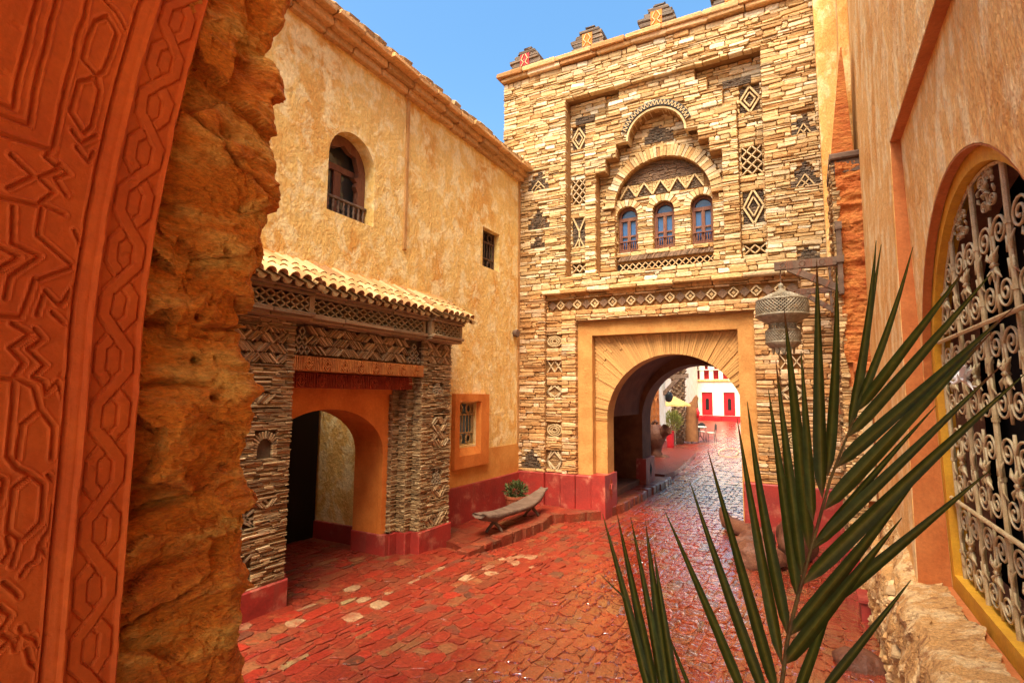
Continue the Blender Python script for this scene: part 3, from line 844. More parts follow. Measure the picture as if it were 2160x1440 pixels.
# plastered edge of the stepped arch
mb = MB(); q = [(-2.19 + .5 * math.cos(t), 6.62 + .49 * math.sin(t)) for t in np.linspace(PI, 0, 25)]
q2 = [(-2.19 + .535 * math.cos(t), 6.62 + .525 * math.sin(t)) for t in np.linspace(0, PI, 25)]
mb.prism(TF, q + q2, [], -.40, -.07); mb.build('arch_edge', M['cream'], tower)
# dark mound in the small tympanum
slate_fill(TD, -2.45, -1.93, 6.6, 6.95, -.235, dk_ := Pieces(), inside=lambda u, v: abs(u + 2.19) < .26 * math.sqrt(max(0, 1 - ((v - 6.6) / .3) ** 2)), wr=(.04, .1))
dk_.emit('slate', 'mound_slates', M['slate'], tower, most=30)

# three arched windows
for wx in WINX:
    mb = MB(); mb.prism(TE, arch_pts(wx, .183, 4.672, 5.36, .183, 14), [rect(wx - .145, wx - .012, 4.74, 5.27), rect(wx + .012, wx + .145, 4.74, 5.27), [(wx + .14 * math.cos(t), 5.335 + .15 * math.sin(t)) for t in np.linspace(0, PI, 12)]], -.52, -.455)
    wn = mb.build('window', M['wood'], tower)
    for a, b in ((wx - .145, wx - .012), (wx + .012, wx + .145)):
        mb = MB(); mb.fbox(TE, a, b, 4.74, 5.27, -.51, -.50); mb.build('pane', M['glass'], wn)
        mb = MB()
        mb.fbox(TE, a, a + .018, 4.74, 5.27, -.50, -.465); mb.fbox(TE, b - .018, b, 4.74, 5.27, -.50, -.465); mb.fbox(TE, a + .018, b - .018, 4.97, 5.0, -.50, -.47); mb.build('casement', M['wood'], wn)
    mb = MB(); mb.prism(TE, [(wx + .14 * math.cos(t), 5.335 + .15 * math.sin(t)) for t in np.linspace(0, PI, 12)], [], -.51, -.50); mb.build('pane', M['glass'], wn)
    mb = MB(); mb.fbox(TE, wx - .17, wx + .17, 4.865, 4.885, -.46, -.42); mb.fbox(TE, wx - .17, wx + .17, 4.68, 4.70, -.46, -.42); mb.build('rail', M['wood'], wn)
    for i in range(8):
        u = wx - .15 + i * .043; mb = MB(); mb.lathe(TE.p(u, 4.70, -.44), [(.008, 0), (.014, .03), (.007, .06), (.014, .10), (.008, .165)], 6); mb.build('baluster', M['wood'], wn, smooth=True)
# ================================================================== stucco house on the left
HX = -4.85
house = thing('stucco_house', 'long yellow stucco house with arched balcony window left of the lane', 'house', (HX - 1, 5.5, 0))
HF = F((HX, 0, 0), (0, 1, 0), (0, 0, 1), (1, 0, 0))
DOORC, DOORW = 4.45, .92
door_arch = arch_pts(DOORC, DOORW, -.05, 1.25, .58, 24)
WA = arch_pts(4.73, .39, 4.15, 4.83, .40, 20)
mb = MB()
mb.prism(HF, rect(1.6, TY + .3, -.2, 6.42), [arch_pts(DOORC, DOORW + .05, -.05, 1.25, .63, 24), WA, rect(7.80, 8.38, 4.23, 4.93), rect(7.10, 7.66, 1.20, 1.88)], -.34, 0)
mb.build('wall', M['stucco'], house)
mb = MB()     # thick inner wall round the passage door
mb.prism(HF, rect(1.6, 6.6, -.2, 3.4), [arch_pts(DOORC, DOORW, -.05, 1.25, .58, 24)], -.42, -.342); mb.prism(HF, arch_pts(DOORC, DOORW + .049, -.049, 1.25, .629, 24), [arch_pts(DOORC, DOORW, -.045, 1.25, .58, 24)], -.3415, -.004); mb.build('door_reveal', M['orange'], house)
# room behind the door
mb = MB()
mb.box((-7.6, 3.0, -.1), (-7.4, 6.4, 3.2)); mb.box((-7.4, 5.62, -.1), (HX - .43, 5.75, 3.2)); mb.box((-7.4, 3.2, -.1), (HX - .43, 3.3, 3.2)); mb.box((-7.4, 3.3, 3.0), (HX - .43, 4.7, 3.2))  # ceiling left partly open to let daylight onto the inner wall
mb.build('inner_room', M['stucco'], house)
mb = MB(); mb.box((-6.3, 3.31, -.05), (-6.2, 5.58, 2.98)); mb.build('painted_dark_panel', M['dark'], house)  # black panel added to paint the deep shade of the room
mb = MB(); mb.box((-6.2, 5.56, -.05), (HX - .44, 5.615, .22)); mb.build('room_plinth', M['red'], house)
# painted dado and red plinth, thin coats proud of the stucco
mb = MB(); mb.fbox(HF, 6.36, TY, .57, 1.10, -.02, .006); mb.build('dado', M['ochre'], house)
mb = MB(); mb.fbox(HF, 6.36, TY, -.15, .58, -.02, .035, bev=.012); mb.build('plinth', M['red'], house)
# raised joint running up the wall
mb = MB(); mb.fbox(HF, 5.70, 5.77, 4.0, 6.35, -.02, .022, bev=.01); mb.build('wall_rib', M['rib'], house)
mb = MB(); mb.fbox(HF, 9.10, 9.2, 1.11, 6.2, -.02, .012, bev=.006); mb.build('wall_rib', M['rib'], house)
# eave: moulding, slabs, tiles
ep = Pieces(); y = 1.6
while y < 9.3:
    w_ = RND.uniform(.28, .55); y1 = min(9.32, y + w_)
    c = lambda: vary((.58, .31, .11), .8, 1.12, RND)
    vs, fs = quick_stone(HF, y + .004, y1 - .004, 6.20, 6.30, -.2, .07 + RND.uniform(-.015, .02), .012, .012); ep.add(vs, fs, c(), w_)
    vs, fs = quick_stone(HF, y + .05, y1 + .04, 6.29, 6.40, -.2, .15 + RND.uniform(-.02, .02), .014, .014); ep.add(vs, fs, c(), w_)
    vs, fs = quick_stone(HF, y + .02, y1 + .01, 6.39, 6.47, -.5, .24 + RND.uniform(-.03, .03), .016, .014); ep.add(vs, fs, tuple(q * 1.1 for q in c()), w_)
    y = y1
ep.emit('eave_slab', 'eave_slabs', M['facade_stone'], house)
rp = Pieces(); y = 1.6
RF = F((HX + .2, 0, 6.49), (0, 1, 0), V3((-.92, 0, .39)), V3((.39, 0, .92)))
while y < 9.2:
    for k in range(3):
        vs, fs = quick_stone(RF, y + .004, y + .24, -.04 + k * .3, .28 + k * .3, -.03, .035 + RND.uniform(-.015, .02), .02, .015, 0, RND, .05); rp.add(vs, fs, vary((.46, .30, .14), .75, 1.2, RND), 1 - .2 * k)
    y += .245
rp.emit('roof_slab', 'roof_slabs', M['facade_stone'], house)
mb = MB(); mb.box((-9, 1.6, -.2), (-8.8, 9.5, 6.4)); mb.box((-9, 1.6, 6.40), (-7.6, 9.5, 6.46)); mb.box((HX - .7, 1.6, 6.40), (HX - .01, 9.5, 6.46)); mb.build('roof_deck', M['mortar'], house)  # unseen gap shaped in the deck to let daylight into the room

# arched window with a small balcony rail
FR = F((HX - .22, 0, 0), (0, 1, 0), (0, 0, 1), (1, 0, 0))
mb = MB()
top_hole = [(4.73 + .30 * math.cos(t), 4.84 + .30 * math.sin(t)) for t in np.linspace(0, PI, 16)]
# scalloped jamb profile
sc_in = [(.26, 4.18), (.26, 4.60), (.22, 4.66), (.24, 4.72), (.19, 4.76), (.26, 4.80)]
mb.prism(FR, arch_pts(4.73, .385, 4.155, 4.83, .395, 18), [[(4.73 - a, b) for a, b in sc_in] + [(4.73 - .27, 4.86), (4.73 - .2, 5.04), (4.73 - .1, 5.06), (4.73, 5.12), (4.73 + .1, 5.06), (4.73 + .2, 5.04), (4.73 + .27, 4.86)] + [(4.73 + a, b) for a, b in reversed(sc_in)]], -.02, .05)
aw = mb.build('arched_window', M['wood'], house)
mb = MB(); IF = F((HX - .30, 0, 0), (0, 1, 0), (0, 0, 1), (1, 0, 0))
for a, b in ((4.36, 4.42), (4.67, 4.79), (5.04, 5.10)): mb.fbox(IF, a, b, 4.18, 4.84, -.02, .03)
mb.fbox(IF, 4.36, 5.10, 4.80, 4.88, -.021, .04); mb.fbox(IF, 4.36, 5.10, 4.18, 4.24, -.022, .028)
mb.build('casement', M['wood'], aw)
for a, b, c, d in ((4.42, 4.67, 4.24, 4.80), (4.79, 5.04, 4.24, 4.80), (4.40, 5.06, 4.88, 5.21)):
    mb = MB(); mb.fbox(IF, a, b, c, d, -.01, .0); mb.build('pane', M['darkglass'], aw)
mb = MB(); mb.fbox(FR, 4.345, 5.115, 4.375, 4.41, .055, .10, bev=.008); mb.fbox(FR, 4.345, 5.115, 4.155, 4.20, .055, .10); mb.build('balcony_rail', M['oldwood'], aw)
for i in range(9):
    mb = MB(); mb.lathe(FR.p(4.39 + i * .085, 4.20, .078), [(.012, 0), (.020, .02), (.010, .05), (.022, .085), (.010, .12), (.019, .15), (.012, .178)], 8); mb.build('baluster', M['oldwood'], aw, smooth=True)
mb = MB(); mb.box((HX - .36, 4.2, 4.1), (HX - .34, 5.3, 5.3)); mb.build('window_backing', M['dark'], aw)

# small barred windows
def ring(mb, fr, u, v, r, n, t=.008, k=14, sg=5):
    mb.tube([fr.p(u + r * math.cos(a), v + r * math.sin(a), n) for a in np.linspace(0, 2 * PI, k)], t, sg, cap=False)
def small_grille(name, u0, u1, v0, v1, n, matn, backm):
    mb = MB(); mb.fbox(HF, u0 + .002, u1 - .002, v0 + .002, v1 - .002, -.339, n - .06); g = mb.build(name, backm, house)
    w_, h_ = u1 - u0, v1 - v0
    for i in range(6):
        u = u0 + w_ * (i + .5) / 6; mb = MB(); mb.tube([HF.p(u, v0 + h_ * .28, n), HF.p(u, v0 + h_ * .72, n)], .009, 6); mb.build('bar', matn, g)
    for a, b in ((u0, u0 + .022), (u1 - .022, u1)):
        mb = MB(); mb.fbox(HF, a, b, v0, v1, n - .03, n + .012); mb.build('grille_frame', matn, g)
    for a, b in ((v0, v0 + .022), (v0 + h_ * .27, v0 + h_ * .30), (v0 + h_ * .70, v0 + h_ * .73), (v1 - .022, v1)):
        mb = MB(); mb.fbox(HF, u0 + .022, u1 - .022, a, b, n - .03, n + .01); mb.build('crossbar', matn, g)
    for vv in (v0 + h_ * .145, v0 + h_ * .855):
        for k in range(2):
            mb = MB(); uu = u0 + w_ * (.27 + .46 * k); ring(mb, HF, uu, vv, h_ * .085, n); ring(mb, HF, uu, vv, h_ * .115, n)
            for q in range(4):
                a = PI / 4 + q * PI / 2; mb.tube([HF.p(uu + math.cos(a) * h_ * .085, vv + math.sin(a) * h_ * .085, n), HF.p(uu + math.cos(a) * h_ * .16, vv + math.sin(a) * h_ * .13, n)], .006, 5)
            mb.build('rosette', matn, g)
    return g
small_grille('barred_window', 7.80, 8.38, 4.23, 4.93, -.12, M['rust'], M['dark'])
M['bluepane'] = mat('teal_pane', (.12, .20, .22), (.08, .06, .05), ns=14, lo=.5, hi=.55, rough=.3, bump=0, fine=.3, stretch=(1, 1, .05))
M['goldiron'] = mat('gilt_iron', (.52, .34, .13), (.36, .2, .06), ns=20, rough=.5, bump=.3, bs=60, bd=.003, fine=.3)
small_grille('barred_window', 7.10, 7.66, 1.20, 1.88, -.05, M['goldiron'], M['bluepane'])
# orange moulded surround with a splayed sill
mb = MB()
mb.prism(HF, rect(6.96, 7.97, .86, 2.02), [rect(7.085, 7.72, 1.05, 1.90)], -.01, .075); sur = mb.build('window_surround', M['orange'], house)
mb = MB(); mb.add([HF.p(7.085, 1.05, .074), HF.p(7.72, 1.05, .074), HF.p(7.66, 1.2, -.02), HF.p(7.10, 1.2, -.02), HF.p(7.085, 1.04, -.02), HF.p(7.72, 1.04, -.02)], [(0, 1, 2, 3), (0, 3, 4), (1, 5, 2), (0, 4, 5, 1)]); mb.build('sill', M['orange'], sur)
mb = MB(); mb.add([HF.p(7.72, 1.05, .074), HF.p(7.72, 1.90, .074), HF.p(7.66, 1.88, -.03), HF.p(7.66, 1.2, -.03)], [(0, 1, 2, 3)]); mb.build('reveal', M['orange'], sur)
# round cap high on the wall
mb = MB(); c = HF.p(8.97, 3.17, 0)
pts = [HF.p(8.97, 3.17, q) for q in (-.02, .05, .085, .09)]
mb.tube(pts, .07, 18, rs=[.055, .075, .075, .06]); mb.build('vent_cap', M['oldwood'], house, smooth=False)

# ================================================================== slate portal
PX = -4.45
portal = thing('slate_portal', 'dark stacked slate doorway portal with clay tile canopy and carved lintel', 'portal', (PX, 4.6, 0))
PF = F((PX, 0, 0), (0, 1, 0), (0, 0, 1), (1, 0, 0))
def slate_col(r, u=0, v=0):
    k = r.random(); s = r.uniform(.7, 1.35)
    c = (.33, .20, .085) if k < .5 else (.44, .29, .135) if k < .78 else (.21, .12, .05) if k < .93 else (.58, .42, .22)
    return tuple(q * s for q in c)
p_panels = [(3.26, 3.50, 1.40, 1.66)]
chev = [(2.6, 3.56, 2.28, 2.62), (2.6, 3.5, .95, 1.02), (3.12, 3.40, 1.90, 2.02)]
ch_right = [(5.80, 6.30, 2.42, 2.70), (5.95, 6.25, 1.30, 1.72), (5.95, 6.25, .62, .78), (5.85, 6.3, .27, .42)]
lat_p = [(5.92, 6.16, 2.02, 2.16), (5.95, 6.15, .80, 1.02)]
lowstar = [(2.95, 3.30, .30, .56), (3.05, 3.30, .80, .95)]
def p_segs(z):
    s = [(2.3, 3.66, 0), (3.66, 3.74, .14), (3.74, 3.82, .28), (5.46, 5.58, .28), (5.58, 5.70, .14), (5.70, 6.35, 0)]
    if z > 2.385: s = [(2.3, 3.66, 0), (3.66, 5.70, .05), (5.70, 6.35, 0)]
    elif z > 2.225: s = [(2.3, 3.66, 0), (5.70, 6.35, 0)]
    for u0, u1, v0, v1 in p_panels + chev + ch_right + lat_p + lowstar:
        if v0 < z < v1: s = paint(s, u0, u1, None)
    if 2.385 < z < 2.70: s = paint(s, 3.67, 5.70, None)
    return s
sl = Pieces()
courses(sl, PF, p_segs, .25, 2.74, (.011, .023), (.06, .20), .002, slate_col, jit=.003, bulge=.004, thick=.07, tilt=.05, prot=.020, cut=.25, rotj=.03)
# side faces of the stepped jambs (towards the camera)
for y, x0, x1 in ((5.70, -4.59, -4.45), (5.58, -4.73, -4.59), (5.46, -4.84, -4.73)):
    SF = F((0, y, 0), (1, 0, 0), (0, 0, 1), (0, -1, 0))
    courses(sl, SF, lambda z, a=x0, b=x1: [(a, b, 0)], .25, 2.05 if y < 5.65 else 2.22, (.011, .023), (.04, .13), .002, slate_col, jit=.005, bulge=.005, thick=.08, tilt=.05, prot=.014, cut=.25)
# tilted slate blocks: alternating herringbone
def chevron(u0, u1, v0, v1, n, bu=.17, bv=.10, ang=.75, pcs=sl):
    v = v0; j = 0
    while v < v1 - .02:
        h = min(bv, v1 - v); u = u0 - (bu / 2 if j % 2 else 0); i = 0
        while u < u1 - .01:
            a, b = max(u0, u), min(u1, u + bu)
            if b - a > .03:
                sg = 1 if (i + j) % 2 else -1
                k = a
                while k < b:
                    L_ = h / math.sin(ang) * RND.uniform(.8, 1.0)
                    vs, fs = quick_stone(PF, k - L_ / 2 + .01, k + L_ / 2 + .01, v + h / 2 - .008, v + h / 2 + .008, n - .09, n + RND.uniform(-.012, .018), .004, .005, sg * ang, RND, .08)
                    pcs.add(vs, fs, slate_col(RND), L_ * .016); k += .0205
            u += bu; i += 1
        v += h; j += 1
for q in chev + ch_right: chevron(*q, .0)
chevron(3.88, 5.42, 2.40, 2.70, -.05, .22, .10)
sl.emit('slate', 'stacked_slates', M['slate'], portal)
mb = MB()                                                         # core behind the slates
for u0, u1, d in ((2.3, 3.66, 0), (3.661, 3.74, .14), (3.741, 3.82, .28), (5.46, 5.579, .28), (5.58, 5.699, .14), (5.70, 6.35, 0)):
    mb.fbox(PF, u0, u1, .0, 2.74, -.399, -.028 - d)
mb.fbox(PF, 3.665, 5.695, 2.39, 2.738, -.398, -.09)
mb.build('core', M['slate_core'], portal)
# red stepped base
mb = MB()
for u0, u1, n1 in ((2.3, 3.69, .035), (3.685, 3.775, -.10), (3.77, 3.86, -.24)): mb.fbox(PF, u0, u1, -.1, .25, -.39, n1, bev=.012)
mb.build('plinth', M['red'], portal)
mb = MB()
for u0, u1, n1 in ((5.42, 5.56, -.24), (5.555, 5.68, -.10), (5.67, 6.385, .035)): mb.fbox(PF, u0, u1, -.1, .25, -.39, n1, bev=.012)
mb.build('plinth', M['red'], portal)
mb = MB(); mb.fbox(F((0, 5.40 - .03, 0), (1, 0, 0), (0, 0, 1), (0, -1, 0)), -5.275, -4.70, -.1, .25, -.1, .025, bev=.01); mb.build('plinth', M['red'], portal)
# orange plastered wall round the arch, set back in the portal
mb = MB(); mb.prism(F((PX - .385, 0, 0), (0, 1, 0), (0, 0, 1), (1, 0, 0)), rect(3.45, 5.58, -.05, 2.25), [arch_pts(DOORC, DOORW - .004, -.04, 1.25, .576, 24)], -.012, .05); mb.build('arch_plaster', M['orange'], portal)
# carved lintels
def lintel(u0, u1, v0, v1, n0, n1, m_, n_seg):
    mb = MB(); mb.fbox(PF, u0, u1, v0, v1, n0, n1 - .012); li = mb.build('lintel', m_, portal)
    du = (u1 - u0) / n_seg
    for i in range(n_seg):
        a = u0 + i * du; mb = MB()
        if i % 2 == 0:
            for k in range(4): mb.fbox(PF, a + du * (.1 + .2 * k), a + du * (.2 + .2 * k), v0 + .006, v1 - .006, n1 - .013, n1 + .004, bev=.004)
        else:
            um, vm = a + du / 2, (v0 + v1) / 2
            for q in (.95, .55):
                L_ = lozenge(um, vm, du * .5 * q, (v1 - v0) * .46 * q); zig(mb, PF, L_ + L_[:1], n1 - .013, n1 + .004, .006)
            mb.fbox(PF, a, a + .01, v0 + .006, v1 - .006, n1 - .0135, n1 + .003); mb.fbox(PF, a + du - .01, a + du, v0 + .006, v1 - .006, n1 - .0135, n1 + .003)
        mb.build('carving', m_, li)
lintel(3.64, 5.72, 2.23, 2.38, -.35, .02, M['carvedwood'], 17)
lintel(3.66, 5.66, 2.06, 2.22, -.37, -.12, M['redwood'], 15)
mb = MB(); mb.fbox(PF, 3.60, 5.72, 2.0, 2.06, -.38, -.29); mb.build('lintel_soffit', M['orange'], portal)
# lattice triangles above the lintel ends
def tri_lattice(u0, u1, v0, v1, n, rows):
    mbk = MB(); mbk.fbox(PF, u0, u1, v0, v1, n - .1, n - .06); g = mbk.build('panel_ground', M['slate_core'], portal)
    mb = MB(); dv = (v1 - v0) / rows; du = (u1 - u0) / rows
    for j in range(rows):
        k = rows - j
        for i in range(k):
            c = (u0 + u1) / 2 + (i - (k - 1) / 2) * du
            L_ = lozenge(c, v0 + (j + .5) * dv, du * .5, dv * .5); zig(mb, PF, L_ + L_[:1], n - .06, n + .012, .008, (.34, .25, .14))
    mb.build('lattice', M['slate'], g)
tri_lattice(3.67, 3.88, 2.40, 2.68, -.05, 3); tri_lattice(5.44, 5.70, 2.40, 2.66, -.05, 3)
for q in lat_p: tri_lattice(*q, .0, 3)
for u0, u1, v0, v1 in lowstar:
    mbk = MB(); mbk.fbox(PF, u0, u1, v0, v1, -.1, -.06); g = mbk.build('panel_ground', M['slate_core'], portal)
    mb = MB(); um, vm = (u0 + u1) / 2, (v0 + v1) / 2
    for a, b in (((u0, v0), (u1, v1)), ((u0, v1), (u1, v0)), ((um, v0), (um, v1)), ((u0, vm), (u1, vm)), ((u0, v0), (um, v1)), ((um, v1), (u1, v0))): zig(mb, PF, [a, b], -.06, .008, .010, (.33, .24, .13))
    mb.build('star_inlay', M['slate'], g)
# small niche in the left pier
mb = MB(); mb.prism(PF, rect(3.26, 3.50, 1.40, 1.66), [arch_pts(3.38, .085, 1.42, 1.50, .09, 12)], -.1, -.03); g = mb.build('niche_surround', M['slate_core'], portal)
mb = MB(); mb.fbox(PF, 3.29, 3.47, 1.41, 1.60, -.14, -.10); mb.build('niche_back', M['stucco'], g)
mb = MB()
for i in range(13):
    t = PI * (i + .5) / 13; vs, fs = quick_stone(PF, 3.38 + .115 * math.cos(t) - .035, 3.38 + .115 * math.cos(t) + .035, 1.50 + .115 * math.sin(t) - .008, 1.50 + .115 * math.sin(t) + .008, -.08, .006, .003, .004, t); mb.add(vs, fs, slate_col(RND))
for sx in (-1, 1):
    for k in range(4): vs, fs = quick_stone(PF, 3.38 + sx * .105 - .022, 3.38 + sx * .105 + .022, 1.405 + k * .024, 1.425 + k * .024, -.08, .004, .003, .004); mb.add(vs, fs, slate_col(RND))
mb.build('niche_slates', M['slate'], g)
# cornice: slab, lattice band, top moulding; pier ends stand proud
SECT = ((2.3, 3.75, .09), (3.75, 5.68, .0), (5.68, 6.40, .09))
co = Pieces()
for a, b, pr in SECT:
    y = a
    while y < b - .01:
        y1 = min(b, y + RND.uniform(.4, .8)); y1 = b if b - y1 < .2 else y1
        for (v0, v1, n1) in ((2.72, 2.755, .06), (2.755, 2.80, .10), (2.965, 3.0, .09), (3.0, 3.03, .12)):
            vs, fs = quick_stone(PF, y + .003, y1 - .003, v0, v1, -.39, n1 + pr + RND.uniform(-.012, .012), .006, .008); co.add(vs, fs, vary((.33, .22, .11), .8, 1.15, RND), y1 - y)
        y = y1
    mbk = MB(); mbk.fbox(PF, a, b, 2.80, 2.965, -.39, -.01 + pr); g = mbk.build('frieze_ground', M['slate_core'], portal)
    nl = round((b - a) / .125)
    mb = MB(); lattice_bars(mb, PF, a + .06, b - .06, 2.805, 2.96, nl, 2 if pr == 0 else 2, -.01 + pr, .055 + pr, .007, (.44, .30, .15)); mb.build('lattice', M['slate'], g)
    for e in (a, b - .06):
        mb = MB(); mb.fbox(PF, e, e + .06, 2.80, 2.965, 0, .06 + pr, col=(.40, .27, .13)); mb.build('frieze_end', M['slate'], g)
co.emit('cornice_slab', 'cornice_slabs', M['slate'], portal)
# clay barrel tiles
def tile_mesh(name, r0, r1, L_, up_, th=.012, seg=8):
    mb = MB(); vs = []; fs = []
    for l, r in ((0, r0), (L_, r1)):
        for rr in (r, r - th):
            for k in range(seg + 1):
                t = PI * k / seg
                vs.append((rr * math.cos(t), l, rr * math.sin(t) * (1 if up_ else -1)))
    n1 = seg + 1
    for k in range(seg):
        for a, b in ((0, 2 * n1), (n1, 3 * n1)): fs.append((a + k, a + k + 1, b + k + 1, b + k))
        fs.append((k, k + 1, n1 + k + 1, n1 + k)); fs.append((2 * n1 + k, 2 * n1 + k + 1, 3 * n1 + k + 1, 3 * n1 + k))
    me = []
    for c in ((.54, .32, .13), (.46, .25, .09), (.62, .41, .19), (.38, .19, .07)):
        m2 = bpy.data.meshes.new(name); m2.from_pydata(vs, [], fs); at = m2.color_attributes.new('Col', 'FLOAT_COLOR', 'POINT')
        ca = np.ones((len(vs), 4), np.float32); ca[:, :3] = c; at.data.foreach_set('color', ca.ravel()); m2.materials.append(M['tile']); m2.polygons.foreach_set('use_smooth', [True] * len(m2.polygons)); me.append(m2)
    return me
cov = tile_mesh('roof_tile', .058, .045, .33, True); chn = tile_mesh('channel_tile', .050, .062, .33, False)
sl_ang = math.atan2(.40, .66)
y = 2.32; pw = V3(portal['_w'])
while y < 6.46:
    pr = .09 if (y < 3.75 or y > 5.68) else 0.0
    x_front = PX + .17 + pr; run = x_front - HX; rise = 3.40 - 3.04
    d = V3((-run, 0, rise)); Ls = d.length; dirn = d.normalized(); nrm = V3((dirn.z, 0, -dirn.x)); 
    nrow = 3
    for (me, off, lift) in ((cov, 0, .028), (chn, .066, .030)):
        for k in range(nrow):
            s = -.02 + k * (Ls - .12) / (nrow - 1) * .62 + RND.uniform(-.008, .008)
            P0 = V3((x_front, y + off, 3.035)) + dirn * s + nrm * (lift + .012 * 0)
            o = bpy.data.objects.new('roof_tile' if me is cov else 'channel_tile', RND.choice(me)); COL.objects.link(o); o.parent = portal
            # axes: X across (along the wall), Y up the slope, Z normal; a small lift lets each row lap the one below
            yy = (dirn - nrm * -.045).normalized() if False else (dirn + nrm * -.03).normalized()
            xx = V3((0, 1, 0)); zz = xx.cross(yy); zz = zz if zz.z > 0 else -zz; xx = yy.cross(zz)
            mt = Matrix((xx, yy, zz)).transposed().to_4x4(); mt.translation = P0 - pw + nrm * (.03 if me is cov else 0.0) + nrm * .012 * (nrow - k) * 0
            o.matrix_local = mt @ Matrix.Rotation(RND.uniform(-.05, .05), 4, 'Y')
    y += .132
mb = MB()
for a, b, pr in SECT:
    xf = PX + .14 + pr
    mb.add([(xf, a, 3.03), (xf, b, 3.03), (HX, b, 3.385), (HX, a, 3.385), (HX, a, 3.03), (HX, b, 3.03)], [(0, 1, 2, 3), (0, 3, 4), (1, 5, 2), (0, 4, 5, 1)])
mb.build('tile_bed', M['mortar'], portal)
mb = MB(); mb.tube([(HX + .01, 2.3, 3.43), (HX + .01, 6.6, 3.43)], .045, 8); mb.build('mortar_fillet', M['ochre'], portal)
# ================================================================== right-hand house with the scrolled window
RX = .65
rhouse = thing('plaster_house', 'orange plaster house on the right with yellow arched window recess above a rubble base', 'house', (RX + 1, 4, 0))
RWF = F((RX, 0, 0), (0, -1, 0), (0, 0, 1), (-1, 0, 0))           # u = -y
RECESS = rect(-5.02, -1.2, .62, 4.02)
WC, WR, WZ = 3.66, 1.36, 1.93
RWP = F((.816, 0, 0), (0, -1, 0), (-.024, 0, 1), (-1, 0, -.024))       # the recessed panel leans a little into the lane
mb = MB()
mb.prism(RWF, rect(-7.35, .6, -.2, 9.2), [RECESS], -.16, 0)
mb.build('wall', M['rightwall'], rhouse)
mb = MB()
mb.prism(RWP, rect(-5.05, -1.1, .5, 4.1), [arch_pts(-WC, WR, .66, WZ, WR, 36)], -.11, 0)
mb.build('recess_panel', M['rightwall'], rhouse)
mb = MB()          # recess reveal coat
for a, b in (((-5.015, .62), (-5.015, 4.015)), ((-5.015, 4.015), (-1.2, 4.015))):
    e = V3((b[0] - a[0], b[1] - a[1])).normalized(); t = .004
    mb.bar(RWF.p(a[0], a[1], -.078), RWF.p(b[0], b[1], -.078), RWF.U * (-e.y * t) + RWF.V * (e.x * t), RWF.N * .074)
mb.build('recess_reveal', M['rightdeep'], rhouse)
outer = arch_pts(-WC, WR - .003, .664, WZ, WR - .003, 36); inner = arch_pts(-WC, WR - .09, .78, WZ, WR - .09, 36)
mb = MB(); mb.prism(RWP, outer, [inner], -.15, -.055); fr_ = mb.build('window_frame', M['yellow'], rhouse)
mb = MB(); mb.prism(RWP, arch_pts(-WC, WR - .002, .663, WZ, WR - .002, 36), [arch_pts(-WC, WR - .012, .672, WZ, WR - .012, 36)], -.05, -.002); mb.build('arch_reveal', M['rightdeep'], fr_)
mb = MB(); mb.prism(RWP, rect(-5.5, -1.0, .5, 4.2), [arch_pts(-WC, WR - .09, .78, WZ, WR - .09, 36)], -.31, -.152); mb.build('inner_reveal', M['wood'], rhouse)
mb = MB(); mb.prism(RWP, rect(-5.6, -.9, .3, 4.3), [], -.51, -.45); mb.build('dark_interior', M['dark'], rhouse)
mb = MB(); mb.box((1.4, -.6, -.2), (1.5, 9.2, 9.2)); mb.box((RX + .161, -.6, 9.0), (1.4, 7.35, 9.2)); mb.build('rear_wall', M['rightwall'], rhouse)
mb = MB()          # inner shutter edge seen through the grille
mb.prism(RWF, rect(-3.6, -2.4, .8, 3.0), [rect(-3.52, -3.05, 1.0, 2.2), rect(-2.95, -2.48, 1.0, 2.2)], -.57, -.54); mb.build('shutter', M['wood'], rhouse)

# wrought-iron scroll grille
GX = -.105
grille = fr_
gr = thing('window_grille', 'cream wrought iron scroll grille filling the yellow arched window', 'window grille', (RX + .25, WC, .8))
def half_h(y):
    d = abs(y - WC); r = WR - .10
    return WZ + math.sqrt(max(0, r * r - d * d))
BARY = [4.86, 4.32, 3.78, 3.24, 2.70]
def gp(y, z, n=0.0): return RWP.p(-y, z, GX + n)
for y in BARY:
    top = half_h(y); mb = MB(); mb.tube([gp(y, .74, 0), gp(y, top, 0)], .0145, 8); b_ = mb.build('upright', M['iron'], gr)
    z = .95
    while z < top - .1:
        mb = MB(); mb.tube([gp(y, z, 0), gp(y, z + .022, 0)], .020, 8); mb.build('collar', M['iron'], b_); z += .31
for z in (.76, 1.31, 2.40):
    d = math.sqrt(max(0, (WR - .1) ** 2 - max(0, z - WZ) ** 2)); mb = MB(); mb.tube([gp(WC - d, z, .024), gp(WC + d, z, .024)], .013, 8); mb.build('crossbar', M['iron'], gr)
SCY, SCZ = 1.95, 1.42
def gq(y, z, n=0.0): return gp(WC + y * SCY, 2 + z * SCZ, n)
def spiral(mb, c, r, turns, a0, sgn, t, k=30):
    pts = []
    for i in range(k + 1):
        q = i / k; rr = r * (1 - q * .88); a = a0 + sgn * q * turns * 2 * PI
        pts.append(gq(c[0] + rr * math.cos(a), c[1] + rr * math.sin(a)))
    mb.tube(pts, t, 6)
